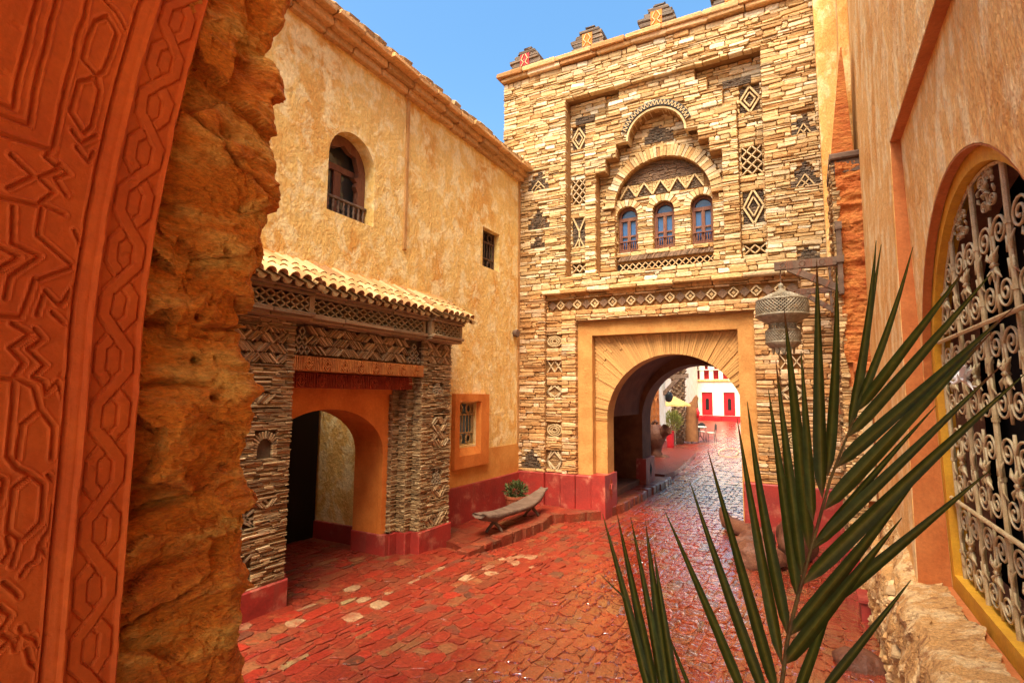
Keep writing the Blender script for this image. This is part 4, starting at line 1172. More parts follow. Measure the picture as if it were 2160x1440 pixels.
def scroll_unit():
    """two pairs of C scrolls meeting in a banded leaf, centred on (WC, 2)"""
    mb = MB(); t = .0072
    for sx in (-1, 1):
        for sz in (-1, 1):
            c = (sx * .064, sz * .105); spiral(mb, c, .056, 1.9, PI if sx > 0 else 0.0, sx * sz * -1, t)
            e = c[0] - sx * .056
            mb.tube([gq(e, c[1]), gq(sx * .010, c[1] - sz * .045), gq(sx * .022, sz * .028), gq(sx * .006, sz * .004)], t, 6)
            mb.tube([gq(sx * .105, sz * .070), gq(sx * .126, sz * .045, .006), gq(sx * .120, sz * .01, .008)], t, 5, rs=[.004, .009, .006])
    for sx in (-1, 0, 1):
        for sz in (-1, 1):
            mb.tube([gq(0, 0), gq(sx * .03, sz * .03, .012), gq(sx * .05, sz * .055, .004)], t, 5, rs=[.006, .012, .003])
    for sz in (-1, 1): mb.tube([gq(0, sz * .06), gq(0, sz * .12), gq(0, sz * .175)], t, 6, rs=[.004, .010, .008])
    mb.tube([gq(-.012, 0, .004), gq(.012, 0, .004)], .016, 6)
    o = mb.build('scroll_panel', M['iron'], gr, smooth=True); me = o.data; bpy.data.objects.remove(o); return me
sm = scroll_unit()
b_ = V3(gr['_w'])
yc = 4.59
while yc > 2.45:
    top = half_h(yc); z = 1.035
    while z + (.16 if abs(yc - WC) < .8 else .05) < top:
        o = bpy.data.objects.new('scroll_panel', sm); COL.objects.link(o); o.parent = gr
        c_ = V3((b_.x, WC, 2.0)) - b_
        o.location = V3((-.024 * (z - 2.0), yc - b_.y - c_.y, z - b_.z - c_.z)); z += .545
    rem = top - (z - .27)
    if rem > .16:
        k_ = min(1, rem / .56); zc = z - .27 + rem * .5
        o = bpy.data.objects.new('scroll_panel', sm); COL.objects.link(o); o.parent = gr; o.scale = (1, max(.55, k_), k_)
        o.location = V3((-.024 * (zc - 2.0), yc - b_.y - c_.y * max(.55, k_), zc - b_.z - c_.z * k_))
    yc -= .54
mb = MB(); rg = [gp(WC + (WR - .105) * math.cos(t), WZ + (WR - .105) * math.sin(t)) for t in np.linspace(0, PI, 40)]; mb.tube(rg, .010, 6); mb.build('arch_bar', M['iron'], gr)
# part of a white plastic wisp caught in the bars
mb = MB(); r = random.Random(3)
for i in range(26):
    a = V3((RX + .16, 4.1, 2.12)); d = V3((r.uniform(-.05, .03), r.uniform(-.26, .22), r.uniform(-.07, .09)))
    mb.tube([a + d * .1, a + d * .6 + V3((0, 0, r.uniform(-.03, .03))), a + d], .006, 5, rs=[.014, .009, .002])
ws = mb.build('plastic_scrap', mat('white_plastic', (.75, .72, .66), None, rough=.4, bump=0, fine=0), None); tag(ws, 'shredded white plastic scrap caught in the iron window grille', 'plastic scrap')

# rubble base with a broken ledge below the window
prof = [(.81, .70), (.66, .665), (.545, .64), (.50, .585), (.475, .45), (.455, .25), (.44, .05), (.43, -.2)]
pp = []
for a, b in zip(prof[:-1], prof[1:]):
    for k in range(14): pp.append((lerp(a[0], b[0], k / 14), lerp(a[1], b[1], k / 14)))
pp.append(prof[-1]); pp = np.array(pp)
ysb = np.arange(.6, 7.3, .022); P = np.zeros((len(ysb), len(pp), 3))
Yg, Xg, Zg = ysb[:, None] + 0 * pp[None, :, 0], pp[None, :, 0] + 0 * ysb[:, None], pp[None, :, 1] + 0 * ysb[:, None]
nz1 = fbm(Yg * 9, Zg * 9 + Xg * 9, 0, 5); nz2 = fbm(Yg * 2.3, Zg * 3, 7, 3)
far = np.clip((Yg - 5.0) / .6, 0, 1)
P[..., 0] = Xg + nz1 * .032 + nz2 * .03 + far * .10 * (Zg > .5); P[..., 1] = Yg; P[..., 2] = Zg + nz1 * .02 * (Zg > -.1) + far * .25 * np.clip((Zg - .3) / .35, 0, 1)
mb = MB(); mb.grid(P, flip=False); mb.build('rubble_base', M['rubble'], rhouse)
# rough rubble facing stones on the base
rb = Pieces()
BF2 = F((.455, 0, 0), (0, -1, 0), V3((.08, 0, 1)).normalized(), (-1, 0, 0))
def rub_col(r, u=0, v=0):
    s = r.uniform(.65, 1.25); c = r.choice([(.52, .28, .10), (.62, .40, .19), (.42, .19, .06), (.56, .33, .13)]); return tuple(q * s for q in c)
for i in range(200):
    y = RND.uniform(4.6, 7.2); z = RND.uniform(-.12, .60); w_ = RND.uniform(.03, .10); h_ = w_ * RND.uniform(.5, .9)
    n = RND.uniform(-.035, .012); vs, fs = quick_stone(BF2, -y, -y + w_, z, z + h_, n - .08, n + .02, .012, .02, RND.uniform(-.9, .9), RND, .3); rb.add(vs, fs, rub_col(RND), w_ * h_)
rb.emit('rubble_stone', 'rubble_stones', M['rubble_s'] if 'rubble_s' in M else M['facade_stone'], rhouse, most=250)
# far pilasters of the house rising above the slate porch
mb = MB()
for y0, y1, x0, x1 in ((7.36, 8.2, .655, .70), (8.2, 8.45, .50, .60), (8.62, 8.9, .62, .68), (8.95, 9.17, .34, .30)):
    mb.add([(x1 if False else x0, y0, 3.2), (x0, y1, 3.2), (x1, y1, 9.2), (x1, y0, 9.2), (1.4, y0, 3.2), (1.4, y1, 3.2), (1.4, y1, 9.2), (1.4, y0, 9.2)],
           [(0, 3, 2, 1), (0, 4, 7, 3), (1, 2, 6, 5), (3, 7, 6, 2)])
mb.build('pilaster', M['rightwall'], rhouse)

# ================================================================== porch on the right: mud pier, slate edge, wooden cap
porch = thing('mud_porch', 'rough red mud porch pier with slate edges and wooden cap on the right', 'porch', (.5, 8, 0))
n1, n2 = 60, 150
us = np.linspace(.40, .70, n1); zs = np.linspace(2.42, 4.88, n2)
U_, Z_ = np.meshgrid(us, zs, indexing='ij')
d = fbm(U_ * 7, Z_ * 9, 3.3, 5) * .028 + fbm(U_ * 2, Z_ * 16, 1.3, 3) * .018
P = np.stack([U_, 7.42 + d, Z_], -1); mb = MB(); mb.grid(P, flip=False)
mb.build('mud_face', M['mud'], porch)
mb = MB(); mb.box((.375, 7.47, 2.3), (1.2, 8.25, 4.86)); mb.box((.38, 7.46, -.1), (.86, 8.2, 2.3)); mb.box((.39, 8.26, -.1), (1.2, 9.15, 2.6)); mb.build('core', M['rightdeep'], porch)
ps = Pieces()
PSF = F((.37, 0, 0), (0, -1, 0), (0, 0, 1), (-1, 0, 0)); PNF = F((0, 7.43, 0), (1, 0, 0), (0, 0, 1), (0, -1, 0))
courses(ps, PSF, lambda z: [(-8.2, -7.43, 0)], .30, 4.85, (.022, .05), (.08, .22), .004, lambda r, u, v: vary(((.38, .22, .09) if r.random() < .6 else (.52, .33, .15)), .6, 1.3, r), jit=.008, bulge=.008, thick=.06, tilt=.06, prot=.03)
courses(ps, PNF, lambda z: [(.36, .56, 0)] if z < 2.15 else [(.355, .42 + .03 * math.sin(z * 9), -.01)], .30, 4.85, (.025, .055), (.05, .16), .004, lambda r, u, v: vary(((.48, .28, .11) if r.random() < .6 else (.62, .42, .20)), .6, 1.25, r), jit=.008, bulge=.008, thick=.06, tilt=.06, prot=.02)
ps.emit('slate', 'porch_slates', M['facade_stone'], porch, most=200)
mb = MB(); mb.fbox(PNF, .54, .64, .85, 2.32, -.05, .03, bev=.01); mb.build('pilaster', M['cream'], porch)
mb = MB(); mb.fbox(PNF, .48, .66, 2.30, 2.42, -.05, .08, bev=.02); mb.build('pier_cap', M['rightdeep'], porch)
mb = MB(); mb.fbox(PNF, .345, .70, 4.87, 4.95, -.9, .06, bev=.015); mb.fbox(PNF, .36, .68, 4.70, 4.872, -.9, .02, bev=.012); mb.build('cap_beam', M['oldwood'], porch)
mb = MB(); mb.add([(.37, 7.6, 4.95), (.62, 7.6, 4.95), (.62, 8.15, 4.95), (.37, 8.15, 4.95), (.535, 7.6, 6.4), (.55, 7.6, 6.4), (.55, 8.15, 6.4), (.535, 8.15, 6.4)], [(0, 1, 5, 4), (1, 2, 6, 5), (3, 0, 4, 7), (4, 5, 6, 7)]); mb.build('upper_pier', M['mud'], porch)
mb = MB(); mb.box((.31, 7.36, -.15), (.60, 8.3, .30)); mb.build('plinth', M['red'], porch)
mb = MB(); mb.box((.36, 6.15, -.15), (.50, 6.45, .12)); mb.box((.34, 6.13, .12), (.5, 6.47, .15)); mb.build('plinth_block', M['red'], porch)

# brackets and lantern
def bracket(y, z, x0, x1, sc, label):
    b = thing('lamp_bracket', label, 'bracket', (x0, y, z), 'carved wooden brackets on the right porch')
    th = .036 * sc
    mb = MB(); mb.bar((x0, y, z - .35 * sc), (x0, y, z + .32 * sc), (.022 * sc, 0, 0), (0, .05 * sc, 0)); mb.bar((x0, y, z + .32 * sc), (x0, y, z + .40 * sc), (.03 * sc, 0, 0), (0, .06 * sc, 0)); mb.bar((x0, y, z - .03), (x0, y, z + .05), (.034 * sc, 0, 0), (0, .065 * sc, 0)); mb.build('wall_post', M['oldwood'], b)
    mb = MB(); mb.bar((x0, y, z), (x1, y, z), (0, th, 0), (0, 0, .042 * sc)); arm = mb.build('arm', M['oldwood'], b)
    for k in range(3):
        xa = lerp(x0, x1, .12 + .3 * k); mb = MB()
        for q in range(4): mb.bar((xa - .012 * q * 1.6, y, z - .045 * sc), (xa - .012 * q * 1.6, y, z + .045 * sc), (.005, 0, 0), (0, th + .006, 0))
        mb.build('carved_band', M['wood'], arm)
        mb = MB(); L_ = lerp(0, x1 - x0, .17); ring(mb, F((xa - .1, y - th - .002, z), (1, 0, 0), (0, 0, 1), (0, -1, 0)), 0, 0, .028 * sc, 0, .004, 12, 4); mb.build('carved_rosette', M['wood'], arm)
    mb = MB(); a = V3((x0, y, z - .30 * sc)); e = V3((lerp(x0, x1, .78), y, z - .03 * sc)); dd = (e - a).normalized(); nn = V3((-dd.z, 0, dd.x)) * .034 * sc
    mb.bar(a, e, (0, th * .9, 0), nn); br = mb.build('brace', M['oldwood'], b)
    for k in range(3):
        p = a.lerp(e, .25 + .27 * k); mb = MB(); mb.bar(p - dd * .012, p + dd * .012, (0, th * .9 + .006, 0), nn * 1.12); mb.build('carved_band', M['wood'], br)
    return b
bracket(7.36, 3.62, .40, -.30, 1.15, 'large carved wooden lamp bracket holding the hanging lantern')
bracket(8.9, 3.55, .36, -.10, .95, 'smaller carved wooden bracket behind the hanging lantern')
LX, LY, LZ = -.235, 7.36, 3.40
lan = thing('hanging_lantern', 'two tier pierced metal lantern hanging from the carved bracket', 'lantern', (LX, LY, 2.45))
def drum(name, prof, n_str, parent, turns=.22, t=.0065):
    """pierced sheet: two families of crossing strips laid on a surface of revolution"""
    mb = MB(); k = 10
    ps_ = []
    cum = np.linspace(0, 1, k + 1); pr_ = np.array(prof); seg_l = np.r_[0, np.cumsum(np.hypot(*np.diff(pr_, axis=0).T))]; seg_l /= seg_l[-1]
    R_ = np.interp(cum, seg_l, pr_[:, 0]); Zc = np.interp(cum, seg_l, pr_[:, 1])
    for s in (-1, 1):
        for i in range(n_str):
            a0 = 2 * PI * i / n_str; pts = [V3((LX + R_[j] * math.cos(a0 + s * turns * 2 * PI * cum[j]), LY + R_[j] * math.sin(a0 + s * turns * 2 * PI * cum[j]), Zc[j])) for j in range(k + 1)]
            mb.tube(pts, t, 4)
    return mb.build(name, M['brass'], parent)
z0 = LZ
mb = MB(); mb.tube([(LX, LY, 3.58), (LX, LY, z0 - .02)], .007, 6); mb.build('chain', M['rust'], lan)
mb = MB(); mb.lathe((LX, LY, 0), [(.0, z0 + .02), (.02, z0), (.035, z0 - .03), (.02, z0 - .05), (.045, z0 - .075), (.07, z0 - .10), (.11, z0 - .12)], 20); mb.build('finial', M['brass'], lan, smooth=True)
drum('dome', [(.10, z0 - .115), (.2, z0 - .16), (.27, z0 - .20)], 34, lan, .10)
mb = MB(); mb.lathe((LX, LY, 0), [(.262, z0 - .195), (.29, z0 - .20), (.295, z0 - .215), (.28, z0 - .225)], 32); mb.build('rim', M['brass'], lan)
drum('upper_drum', [(.285, z0 - .215), (.295, z0 - .30), (.29, z0 - .385)], 44, lan, .10)
mb = MB(); mb.lathe((LX, LY, 0), [(.28, z0 - .38), (.305, z0 - .39), (.31, z0 - .405), (.27, z0 - .43), (.21, z0 - .47), (.16, z0 - .50)], 32); mb.build('skirt', M['brass'], lan, smooth=True)
drum('neck', [(.15, z0 - .49), (.15, z0 - .545)], 26, lan, .05)
drum('collar_dome', [(.14, z0 - .54), (.185, z0 - .58)], 26, lan, .04)
mb = MB(); mb.lathe((LX, LY, 0), [(.17, z0 - .575), (.198, z0 - .58), (.198, z0 - .595), (.185, z0 - .60)], 28); mb.build('rim', M['brass'], lan)
drum('lower_drum', [(.188, z0 - .595), (.192, z0 - .66), (.19, z0 - .715)], 36, lan, .09)
mb = MB(); mb.lathe((LX, LY, 0), [(.18, z0 - .71), (.20, z0 - .72), (.20, z0 - .735), (.16, z0 - .78), (.13, z0 - .80)], 28); mb.build('skirt', M['brass'], lan, smooth=True)
mb = MB()
for i in range(12):
    a = 2 * PI * i / 12; c = V3((LX + .13 * math.cos(a), LY + .13 * math.sin(a), z0 - .80)); e = V3((-math.sin(a), math.cos(a), 0))
    mb.add([c - e * .03, c + e * .03, c + e * .022 - V3((0, 0, .05)), c - V3((0, 0, .075)), c - e * .022 - V3((0, 0, .05))], [(0, 1, 2, 3, 4)])
mb.build('pendant_fringe', M['brass'], lan)
mb = MB(); mb.lathe((LX, LY, 0), [(.02, z0 - .14), (.06, z0 - .2), (.06, z0 - .36), (.02, z0 - .42)], 12); mb.build('inner_glass', M['darkglass'], lan)

# ================================================================== carved wall at the mouth of the passage (left foreground)
JX = -1.8
jw = thing('carved_wall', 'carved red plaster passage wall with interlaced straps and a broken mud end', 'wall', (JX, .6, 0))
def jedge(z): return .9 + (.13 * ((z - 2.2) / 1.17) ** 1.7 if z > 2.2 else 0.0)
STRAPS= [[(0.399, 3.056), (0.381, 2.727), (0.457, 2.733)], [(0.361, 3.085), (0.345, 2.699), (0.452, 2.703)], [(0.299, 3.134), (0.284, 2.652), (0.442, 2.65)], [(0.272, 3.071), (0.244, 3.108), (0.211, 3.072), (0.216, 2.937), (0.229, 2.917), (0.271, 2.943), (0.272, 3.071)], [(0.268, 3.157), (0.226, 3.138), (0.194, 3.101)], [(0.271, 2.943), (0.229, 2.917), (0.212, 2.876)], [(0.265, 2.873), (0.236, 2.902), (0.212, 2.876), (0.213, 2.759), (0.226, 2.731), (0.266, 2.778), (0.265, 2.873)], [(0.253, 2.726), (0.226, 2.701), (0.197, 2.737)], [(0.234, 2.683), (0.2, 2.653), (0.194, 2.686)], [(0.288, 2.649), (0.295, 2.628), (0.26, 2.608), (0.299, 2.568), (0.262, 2.54), (0.29, 2.5), (0.23, 2.485)], [(0.262, 2.621), (0.237, 2.602), (0.266, 2.577), (0.235, 2.54)], [(0.366, 2.605), (0.311, 2.567), (0.357, 2.517)], [(0.389, 2.487), (0.294, 2.492)], [(0.34, 2.471), (0.327, 2.378), (0.268, 2.358), (0.322, 2.291), (0.327, 2.234)], [(0.283, 2.489), (0.278, 2.411), (0.189, 2.345), (0.263, 2.294)], [(0.363, 2.369), (0.309, 2.345), (0.347, 2.305)], [(0.202, 2.445), (0.18, 2.409), (0.178, 2.299), (0.205, 2.234)], [(0.273, 2.294), (0.29, 2.19), (0.353, 2.188)], [(0.249, 2.254), (0.257, 2.201)], [(0.245, 2.267), (0.21, 2.234), (0.183, 2.265)], [(0.224, 2.212), (0.196, 2.187)], [(0.306, 2.172), (0.263, 2.149), (0.303, 2.109), (0.274, 2.074), (0.291, 2.036), (0.25, 2.012), (0.235, 1.956), (0.201, 1.905), (0.2, 1.823)], [(0.256, 2.163), (0.236, 2.139), (0.267, 2.108), (0.229, 2.07), (0.252, 2.037), (0.228, 2.025), (0.223, 1.994), (0.199, 2.026), (0.182, 1.981)], [(0.291, 2.036), (0.289, 1.837), (0.268, 1.805), (0.239, 1.786)], [(0.269, 1.914), (0.238, 1.946)], [(0.269, 1.914), (0.27, 1.83)], [(0.293, 2.03), (0.341, 2.034)], [(0.273, 1.752), (0.237, 1.784), (0.21, 1.756), (0.209, 1.658), (0.244, 1.62), (0.276, 1.65), (0.273, 1.752)], [(0.202, 1.779), (0.186, 1.759), (0.186, 1.641), (0.208, 1.597), (0.186, 1.573)], [(0.251, 1.618), (0.26, 1.562)], [(0.313, 1.793), (0.289, 1.778), (0.298, 1.721)], [(0.278, 1.578), (0.266, 1.598), (0.275, 1.635)], [(0.199, 1.619), (0.21, 1.561), (0.227, 1.553), (0.239, 1.531)], [(0.274, 1.525), (0.248, 1.495), (0.24, 1.481)], [(0.278, 1.47), (0.253, 1.439), (0.269, 1.41)], [(0.264, 1.397), (0.244, 1.378), (0.237, 1.353), (0.226, 1.389), (0.232, 1.403)], [(0.205, 1.376), (0.185, 1.339), (0.185, 1.303)], [(0.215, 1.344), (0.205, 1.311), (0.184, 1.285), (0.184, 1.221)], [(0.278, 1.352), (0.253, 1.376), (0.225, 1.383), (0.203, 1.369)]]
zs = np.arange(.85, 3.75, .0045); us = np.arange(-.012, .56, .0038)
UU, ZZ = np.meshgrid(us, zs, indexing='ij')
Hh = np.zeros_like(UU)
def ss(a, b, x):
    t = np.clip((x - a) / (b - a), 0, 1); return t * t * (3 - 2 * t)
wob = fbm(UU * 14, ZZ * 14, 2.2, 3) * .0022
Uw = UU + wob
# mouldings beside the edge
Hh += .014 * np.exp(-((Uw - .004) / .006) ** 2)                     # outer lip
Hh += .013 * np.exp(-((Uw - .137) / .006) ** 2) + .006 * (ss(.12, .128, Uw) - ss(.150, .170, Uw))
Hh -= .012 * np.exp(-((Uw - .178) / .005) ** 2)
Hh += .004 * np.exp(-((Uw - .186) / .004) ** 2)
# braided chain
def trap(z, ph, per=.322, amp=.036):
    t = ((z / per + ph) % 1.0)
    return amp * np.clip(4 * np.abs(t - .5) - 1, -.62, .62) / .62
cz = ZZ + fbm(UU * 9, ZZ * 9, 8.1, 2) * .004
ca_ = .068 + trap(cz, 0.0); cb_ = .068 + trap(cz, .5)
slope = np.abs(np.gradient(ca_, axis=1)) / .0045; cl = 1 / np.sqrt(1 + slope ** 2)
da = np.abs(Uw - ca_) * cl; db = np.abs(Uw - cb_) * cl
band = (Uw > .012) & (Uw < .122)
sa = 1 - ss(.0125, .0145, da); sb = 1 - ss(.0125, .0145, db)
cut = ss(.016, .021, da)
strap = np.maximum(sa, sb * cut)
groove = np.exp(-((da - .0175) / .003) ** 2) + np.exp(-((db - .0175) / .003) ** 2) * cut
Hh += band * (.0050 * strap - .0050 * np.clip(groove, 0, 1))
# strapwork on the wide panel
dmin = np.full(UU.shape, 9.0)
for pl in STRAPS:
    for (a, b), (c, d) in zip(pl[:-1], pl[1:]):
        u0_, u1_ = min(a, c) - .05, max(a, c) + .05; z0_, z1_ = min(b, d) - .05, max(b, d) + .05
        i0, i1 = np.searchsorted(us, [u0_, u1_]); j0, j1 = np.searchsorted(zs, [z0_, z1_])
        if i1 <= i0 or j1 <= j0: continue
        A = np.array([a, b]); B = np.array([c, d]); e = B - A; L2 = max(1e-9, e @ e)
        uu, zz = Uw[i0:i1, j0:j1], ZZ[i0:i1, j0:j1]
        t = np.clip(((uu - A[0]) * e[0] + (zz - A[1]) * e[1]) / L2, 0, 1)
        dd = np.hypot(uu - A[0] - t * e[0], zz - A[1] - t * e[1])
        dmin[i0:i1, j0:j1] = np.minimum(dmin[i0:i1, j0:j1], dd)
pan = (Uw > .19)
Hh += pan * (-.0095 * np.exp(-(dmin / .0044) ** 4) + .0035 * np.exp(-((dmin - .0095) / .003) ** 2))
Hh += fbm(UU * 40, ZZ * 40, 4.4, 3) * .0008 - .004 * np.clip(fbm(UU * 22, ZZ * 22, 6.4, 3) - .62, 0, .3) / .3 + fbm(UU * 5, ZZ * 5, 1.1, 2) * .003
Hh *= 1 - .0 * UU
edge_drop = ss(-.012, .0, UU)
je = np.array([jedge(z) for z in zs])[None, :]
P = np.stack([JX + .02 + Hh - .03 * (1 - edge_drop), je - UU + 0 * ZZ, ZZ], -1)
mb = MB(); mb.grid(P, flip=False); cw = mb.build('carved_panel', M['carved'], jw, smooth=False)
mb = MB(); mb.box((JX - .5, -4.0, -.1), (JX + .012, .38, 4.2)); mb.box((JX - .6, .0, -.1), (JX - .055, .86, 4.2)); mb.build('plain_wall', M['carved'], jw)
# broken mud end
nz_, ns_ = 720, 190
zz = np.linspace(-.1, 4.2, nz_)
path = []
for k in range(ns_):
    t = k / (ns_ - 1)
    if t < .55: path.append((JX - .035 + .03 * (t / .55), .86 + (.40) * t / .55, 1.0, 0.0))
    elif t < .75:
        a = (t - .55) / .20 * PI / 2; path.append((JX - .125 + .12 * math.cos(a), 1.26 + .09 * math.sin(a), math.cos(a), math.sin(a)))
    else: path.append((JX - .125 - (t - .75) / .25 * 1.3, 1.35, 0.0, 1.0))
path = np.array(path)
Zq = zz[None, :] + 0 * path[:, :1]; X0, Y0, NX, NY = [path[:, i:i + 1] + 0 * Zq for i in range(4)]
up_ = np.clip((Zq - 2.2) / 1.2, 0, 1.2) ** 1.7 * .13
Y0 = Y0 + up_ * np.clip(1 - (NY) * .3, 0, 1)
big = fbm(Y0 * 2.2, Zq * 2.4, 4.0, 3); strata = fbm(Y0 * 2.5, Zq * 11, 9.0, 4); fine_ = fbm(Y0 * 16, Zq * 18, X0 * 16, 4)
rid = 1 - np.abs(fbm(Y0 * 4, Zq * 5, 6.6, 4))
disp = big * .03 + strata * .020 * np.clip((2.5 - Zq) * 2, 0, 1) + strata * .007 + fine_ * .007 + (rid - .7) * .026
# deep horizontal cracks
for zc, amp, sl_ in ((1.62, .05, .25), (1.30, .045, .35), (2.22, .035, .05), (2.02, .04, .05), (2.95, .04, -.6)):
    yy_ = Zq - zc - sl_ * (Y0 - 1.0) - .02 * fbm(Y0 * 8, zc, 2.0, 3)
    disp = disp - amp * np.exp(-(yy_ / .011) ** 2) * np.clip(fbm(Y0 * 3, zc * 7, 1.0, 2) + .6, 0, 1)
for yc, zc, r_ in ((1.12, 2.26, .022), (1.13, 2.11, .02), (1.16, 1.98, .02), (1.15, 2.93, .035), (1.18, 2.5, .018)):
    disp = disp - .06 * np.exp(-(((Y0 - yc) / r_) ** 2 + ((Zq - zc) / (r_ * .7)) ** 2))
rr_ = np.random.default_rng(5)
for ncell, amp, tlt in ((70, .024, .20), (500, .004, .12)):                      # broken facets
    cy_, cz_ = rr_.uniform(.8, 1.6, ncell), rr_.uniform(.7, 4.2, ncell); hgt = rr_.normal(0, 1, ncell); ty_, tz_ = rr_.normal(0, 1, ncell), rr_.normal(0, 1, ncell)
    ya, za = (Y0 + X0 * 0 + fbm(Y0 * 9, Zq * 9, 3.0, 2) * .03).ravel(), (Zq + fbm(Y0 * 9, Zq * 9, 8.0, 2) * .03).ravel(); best = np.zeros(len(ya), int)
    for q in range(0, len(ya), 4000):
        dd_ = (ya[q:q + 4000, None] - cy_[None]) ** 2 + ((za[q:q + 4000, None] - cz_[None]) * 1.35) ** 2; best[q:q + 4000] = dd_.argmin(1)
    f_ = amp * hgt[best] * .6 + tlt * ((ya - cy_[best]) * ty_[best] + (za - cz_[best]) * tz_[best])
    disp = disp + np.clip(f_, -amp * 1.6, amp * 1.6).reshape(disp.shape)
disp = disp + fbm(Y0 * 48, Zq * 48, X0 * 48, 2) * .0042 - .012 * np.clip(fbm(Y0 * 20, Zq * 26, X0 * 20 + 3, 3) - .55, 0, .4) / .4
grow = np.clip((Y0 - .88) / .08, 0, 1)
disp = disp * (.35 + .65 * grow)
sil = np.interp(Zq, [.9, 1.01, 1.22, 1.4, 1.55, 1.7, 1.96, 2.15, 2.3, 2.4, 2.5, 2.79, 3.1, 3.4, 3.59, 4.2], [1.26, 1.26, 1.26, 1.29, 1.33, 1.31, 1.32, 1.27, 1.26, 1.27, 1.31, 1.34, 1.33, 1.34, 1.36, 1.4]) - 1.30 - up_ * .9 + fbm(0 * Zq, Zq * 7, 3.0, 4) * .016          # the ragged outline
P = np.stack([X0 + NX * disp, Y0 + NY * disp + sil * np.clip((Y0 - .95) / .35, 0, 1), Zq], -1)
mb = MB(); mb.grid(P, flip=True); mb.build('broken_mud_end', M['rock'], jw, smooth=False)
# unseen roof over the passage, added to shade the carved wall
mb = MB(); mb.box((JX - .5, -4.0, 4.2), (RX + .9, .80, 4.5)); o = mb.build('passage_shade_roof', M['carved'], None, kind='structure')
# ================================================================== bench and pot on the pavement
bench = thing('wooden_bench', 'dark carved log bench with curled ends and forked legs on the pavement', 'bench', (-4.08, 7.6, .02))
ys = np.linspace(6.55, 8.70, 34); prof = []
rows = []
for y in ys:
    t = (y - 7.6) / 1.07
    z = .27 + .135 * abs(t) ** 2.2 - (.05 if t < 0 else 0) * abs(t) ** 3
    hw = .15 - .05 * max(0, abs(t) - .6) / .4 + .02 * math.sin(y * 5)
    th = .085 + .05 * (1 - abs(t)) * 0 + .04 * math.exp(-((t + .62) / .2) ** 2) + .035 * math.exp(-((t - .6) / .2) ** 2)
    if abs(t) > .9: th *= .6; hw *= .85
    x = -4.08
    rows.append([(x - hw, y, z), (x - hw * .8, y, z + .012), (x, y, z - .008), (x + hw * .8, y, z + .012), (x + hw, y, z), (x + hw * .9, y, z - th * .6), (x + hw * .4, y, z - th), (x - hw * .4, y, z - th), (x - hw * .9, y, z - th * .6), (x - hw, y, z)])
P = np.array(rows); nb = fbm(P[..., 0] * 8, P[..., 1] * 5, P[..., 2] * 8, 3); P[..., 2] += nb * .008; P[:, -1] = P[:, 0]
mb = MB(); mb.grid(P); b0 = len(mb.v) - P.shape[0] * P.shape[1]
mb.f.append(tuple(range(b0, b0 + 9))); e0 = b0 + (P.shape[0] - 1) * P.shape[1]; mb.f.append(tuple(reversed(range(e0, e0 + 9))))
mb.build('seat', M['oldwood'], bench, smooth=True)
for yl in (7.0, 8.22):
    for s in (-1, 1):
        mb = MB(); mb.tube([(-4.08 - s * .02, yl, .24), (-4.08 + s * .03, yl, .14), (-4.08 + s * .085, yl + s * .03, .07), (-4.08 + s * .11, yl + s * .05, .016)], .02, 7, rs=[.035, .028, .02, .022]); mb.build('leg', M['oldwood'], bench, smooth=True)
pp_ = thing('potted_plant', 'small bushy succulent in a terracotta bowl behind the bench', 'potted plant', (-4.5, 8.45, .02))
mb = MB(); mb.lathe((-4.5, 8.45, 0), [(0, .02), (.12, .02), (.17, .12), (.185, .22), (.20, .24), (.20, .28), (.175, .28), (.165, .25), (0, .25)], 24); mb.build('pot', M['terracotta'], pp_, smooth=False)
def leafy(mb, c, rx, rz, n, ll, lw, rnd, cols, upb=.4):
    for i in range(n):
        d = V3((rnd.gauss(0, 1), rnd.gauss(0, 1), rnd.gauss(.2, 1))).normalized(); p = V3(c) + V3((d.x * rx, d.y * rx, d.z * rz)) * rnd.uniform(.35, 1)
        a = (d + V3((rnd.uniform(-.6, .6), rnd.uniform(-.6, .6), upb + rnd.uniform(-.3, .5)))).normalized(); s = a.orthogonal().normalized() * lw; s.rotate(Matrix.Rotation(rnd.uniform(0, 6.28), 3, a))
        L_ = ll * rnd.uniform(.6, 1.2); nn = a.cross(s).normalized() * lw * .4
        mb.add([p, p + a * L_ * .5 + s - nn, p + a * L_, p + a * L_ * .5 - s - nn, p + a * L_ * .5], [(0, 1, 4), (1, 2, 4), (2, 3, 4), (3, 0, 4)], rnd.choice(cols))
mb = MB(); leafy(mb, (-4.5, 8.45, .36), .19, .15, 420, .075, .016, RND, [(.08, .10, .03), (.12, .15, .05), (.05, .07, .02), (.16, .15, .05)]); mb.build('foliage', M['leaf'], pp_)
mb = MB(); mb.tube([(-4.5, 8.45, .24), (-4.5, 8.45, .38)], .02, 6); mb.build('stem', M['bark'], pp_)

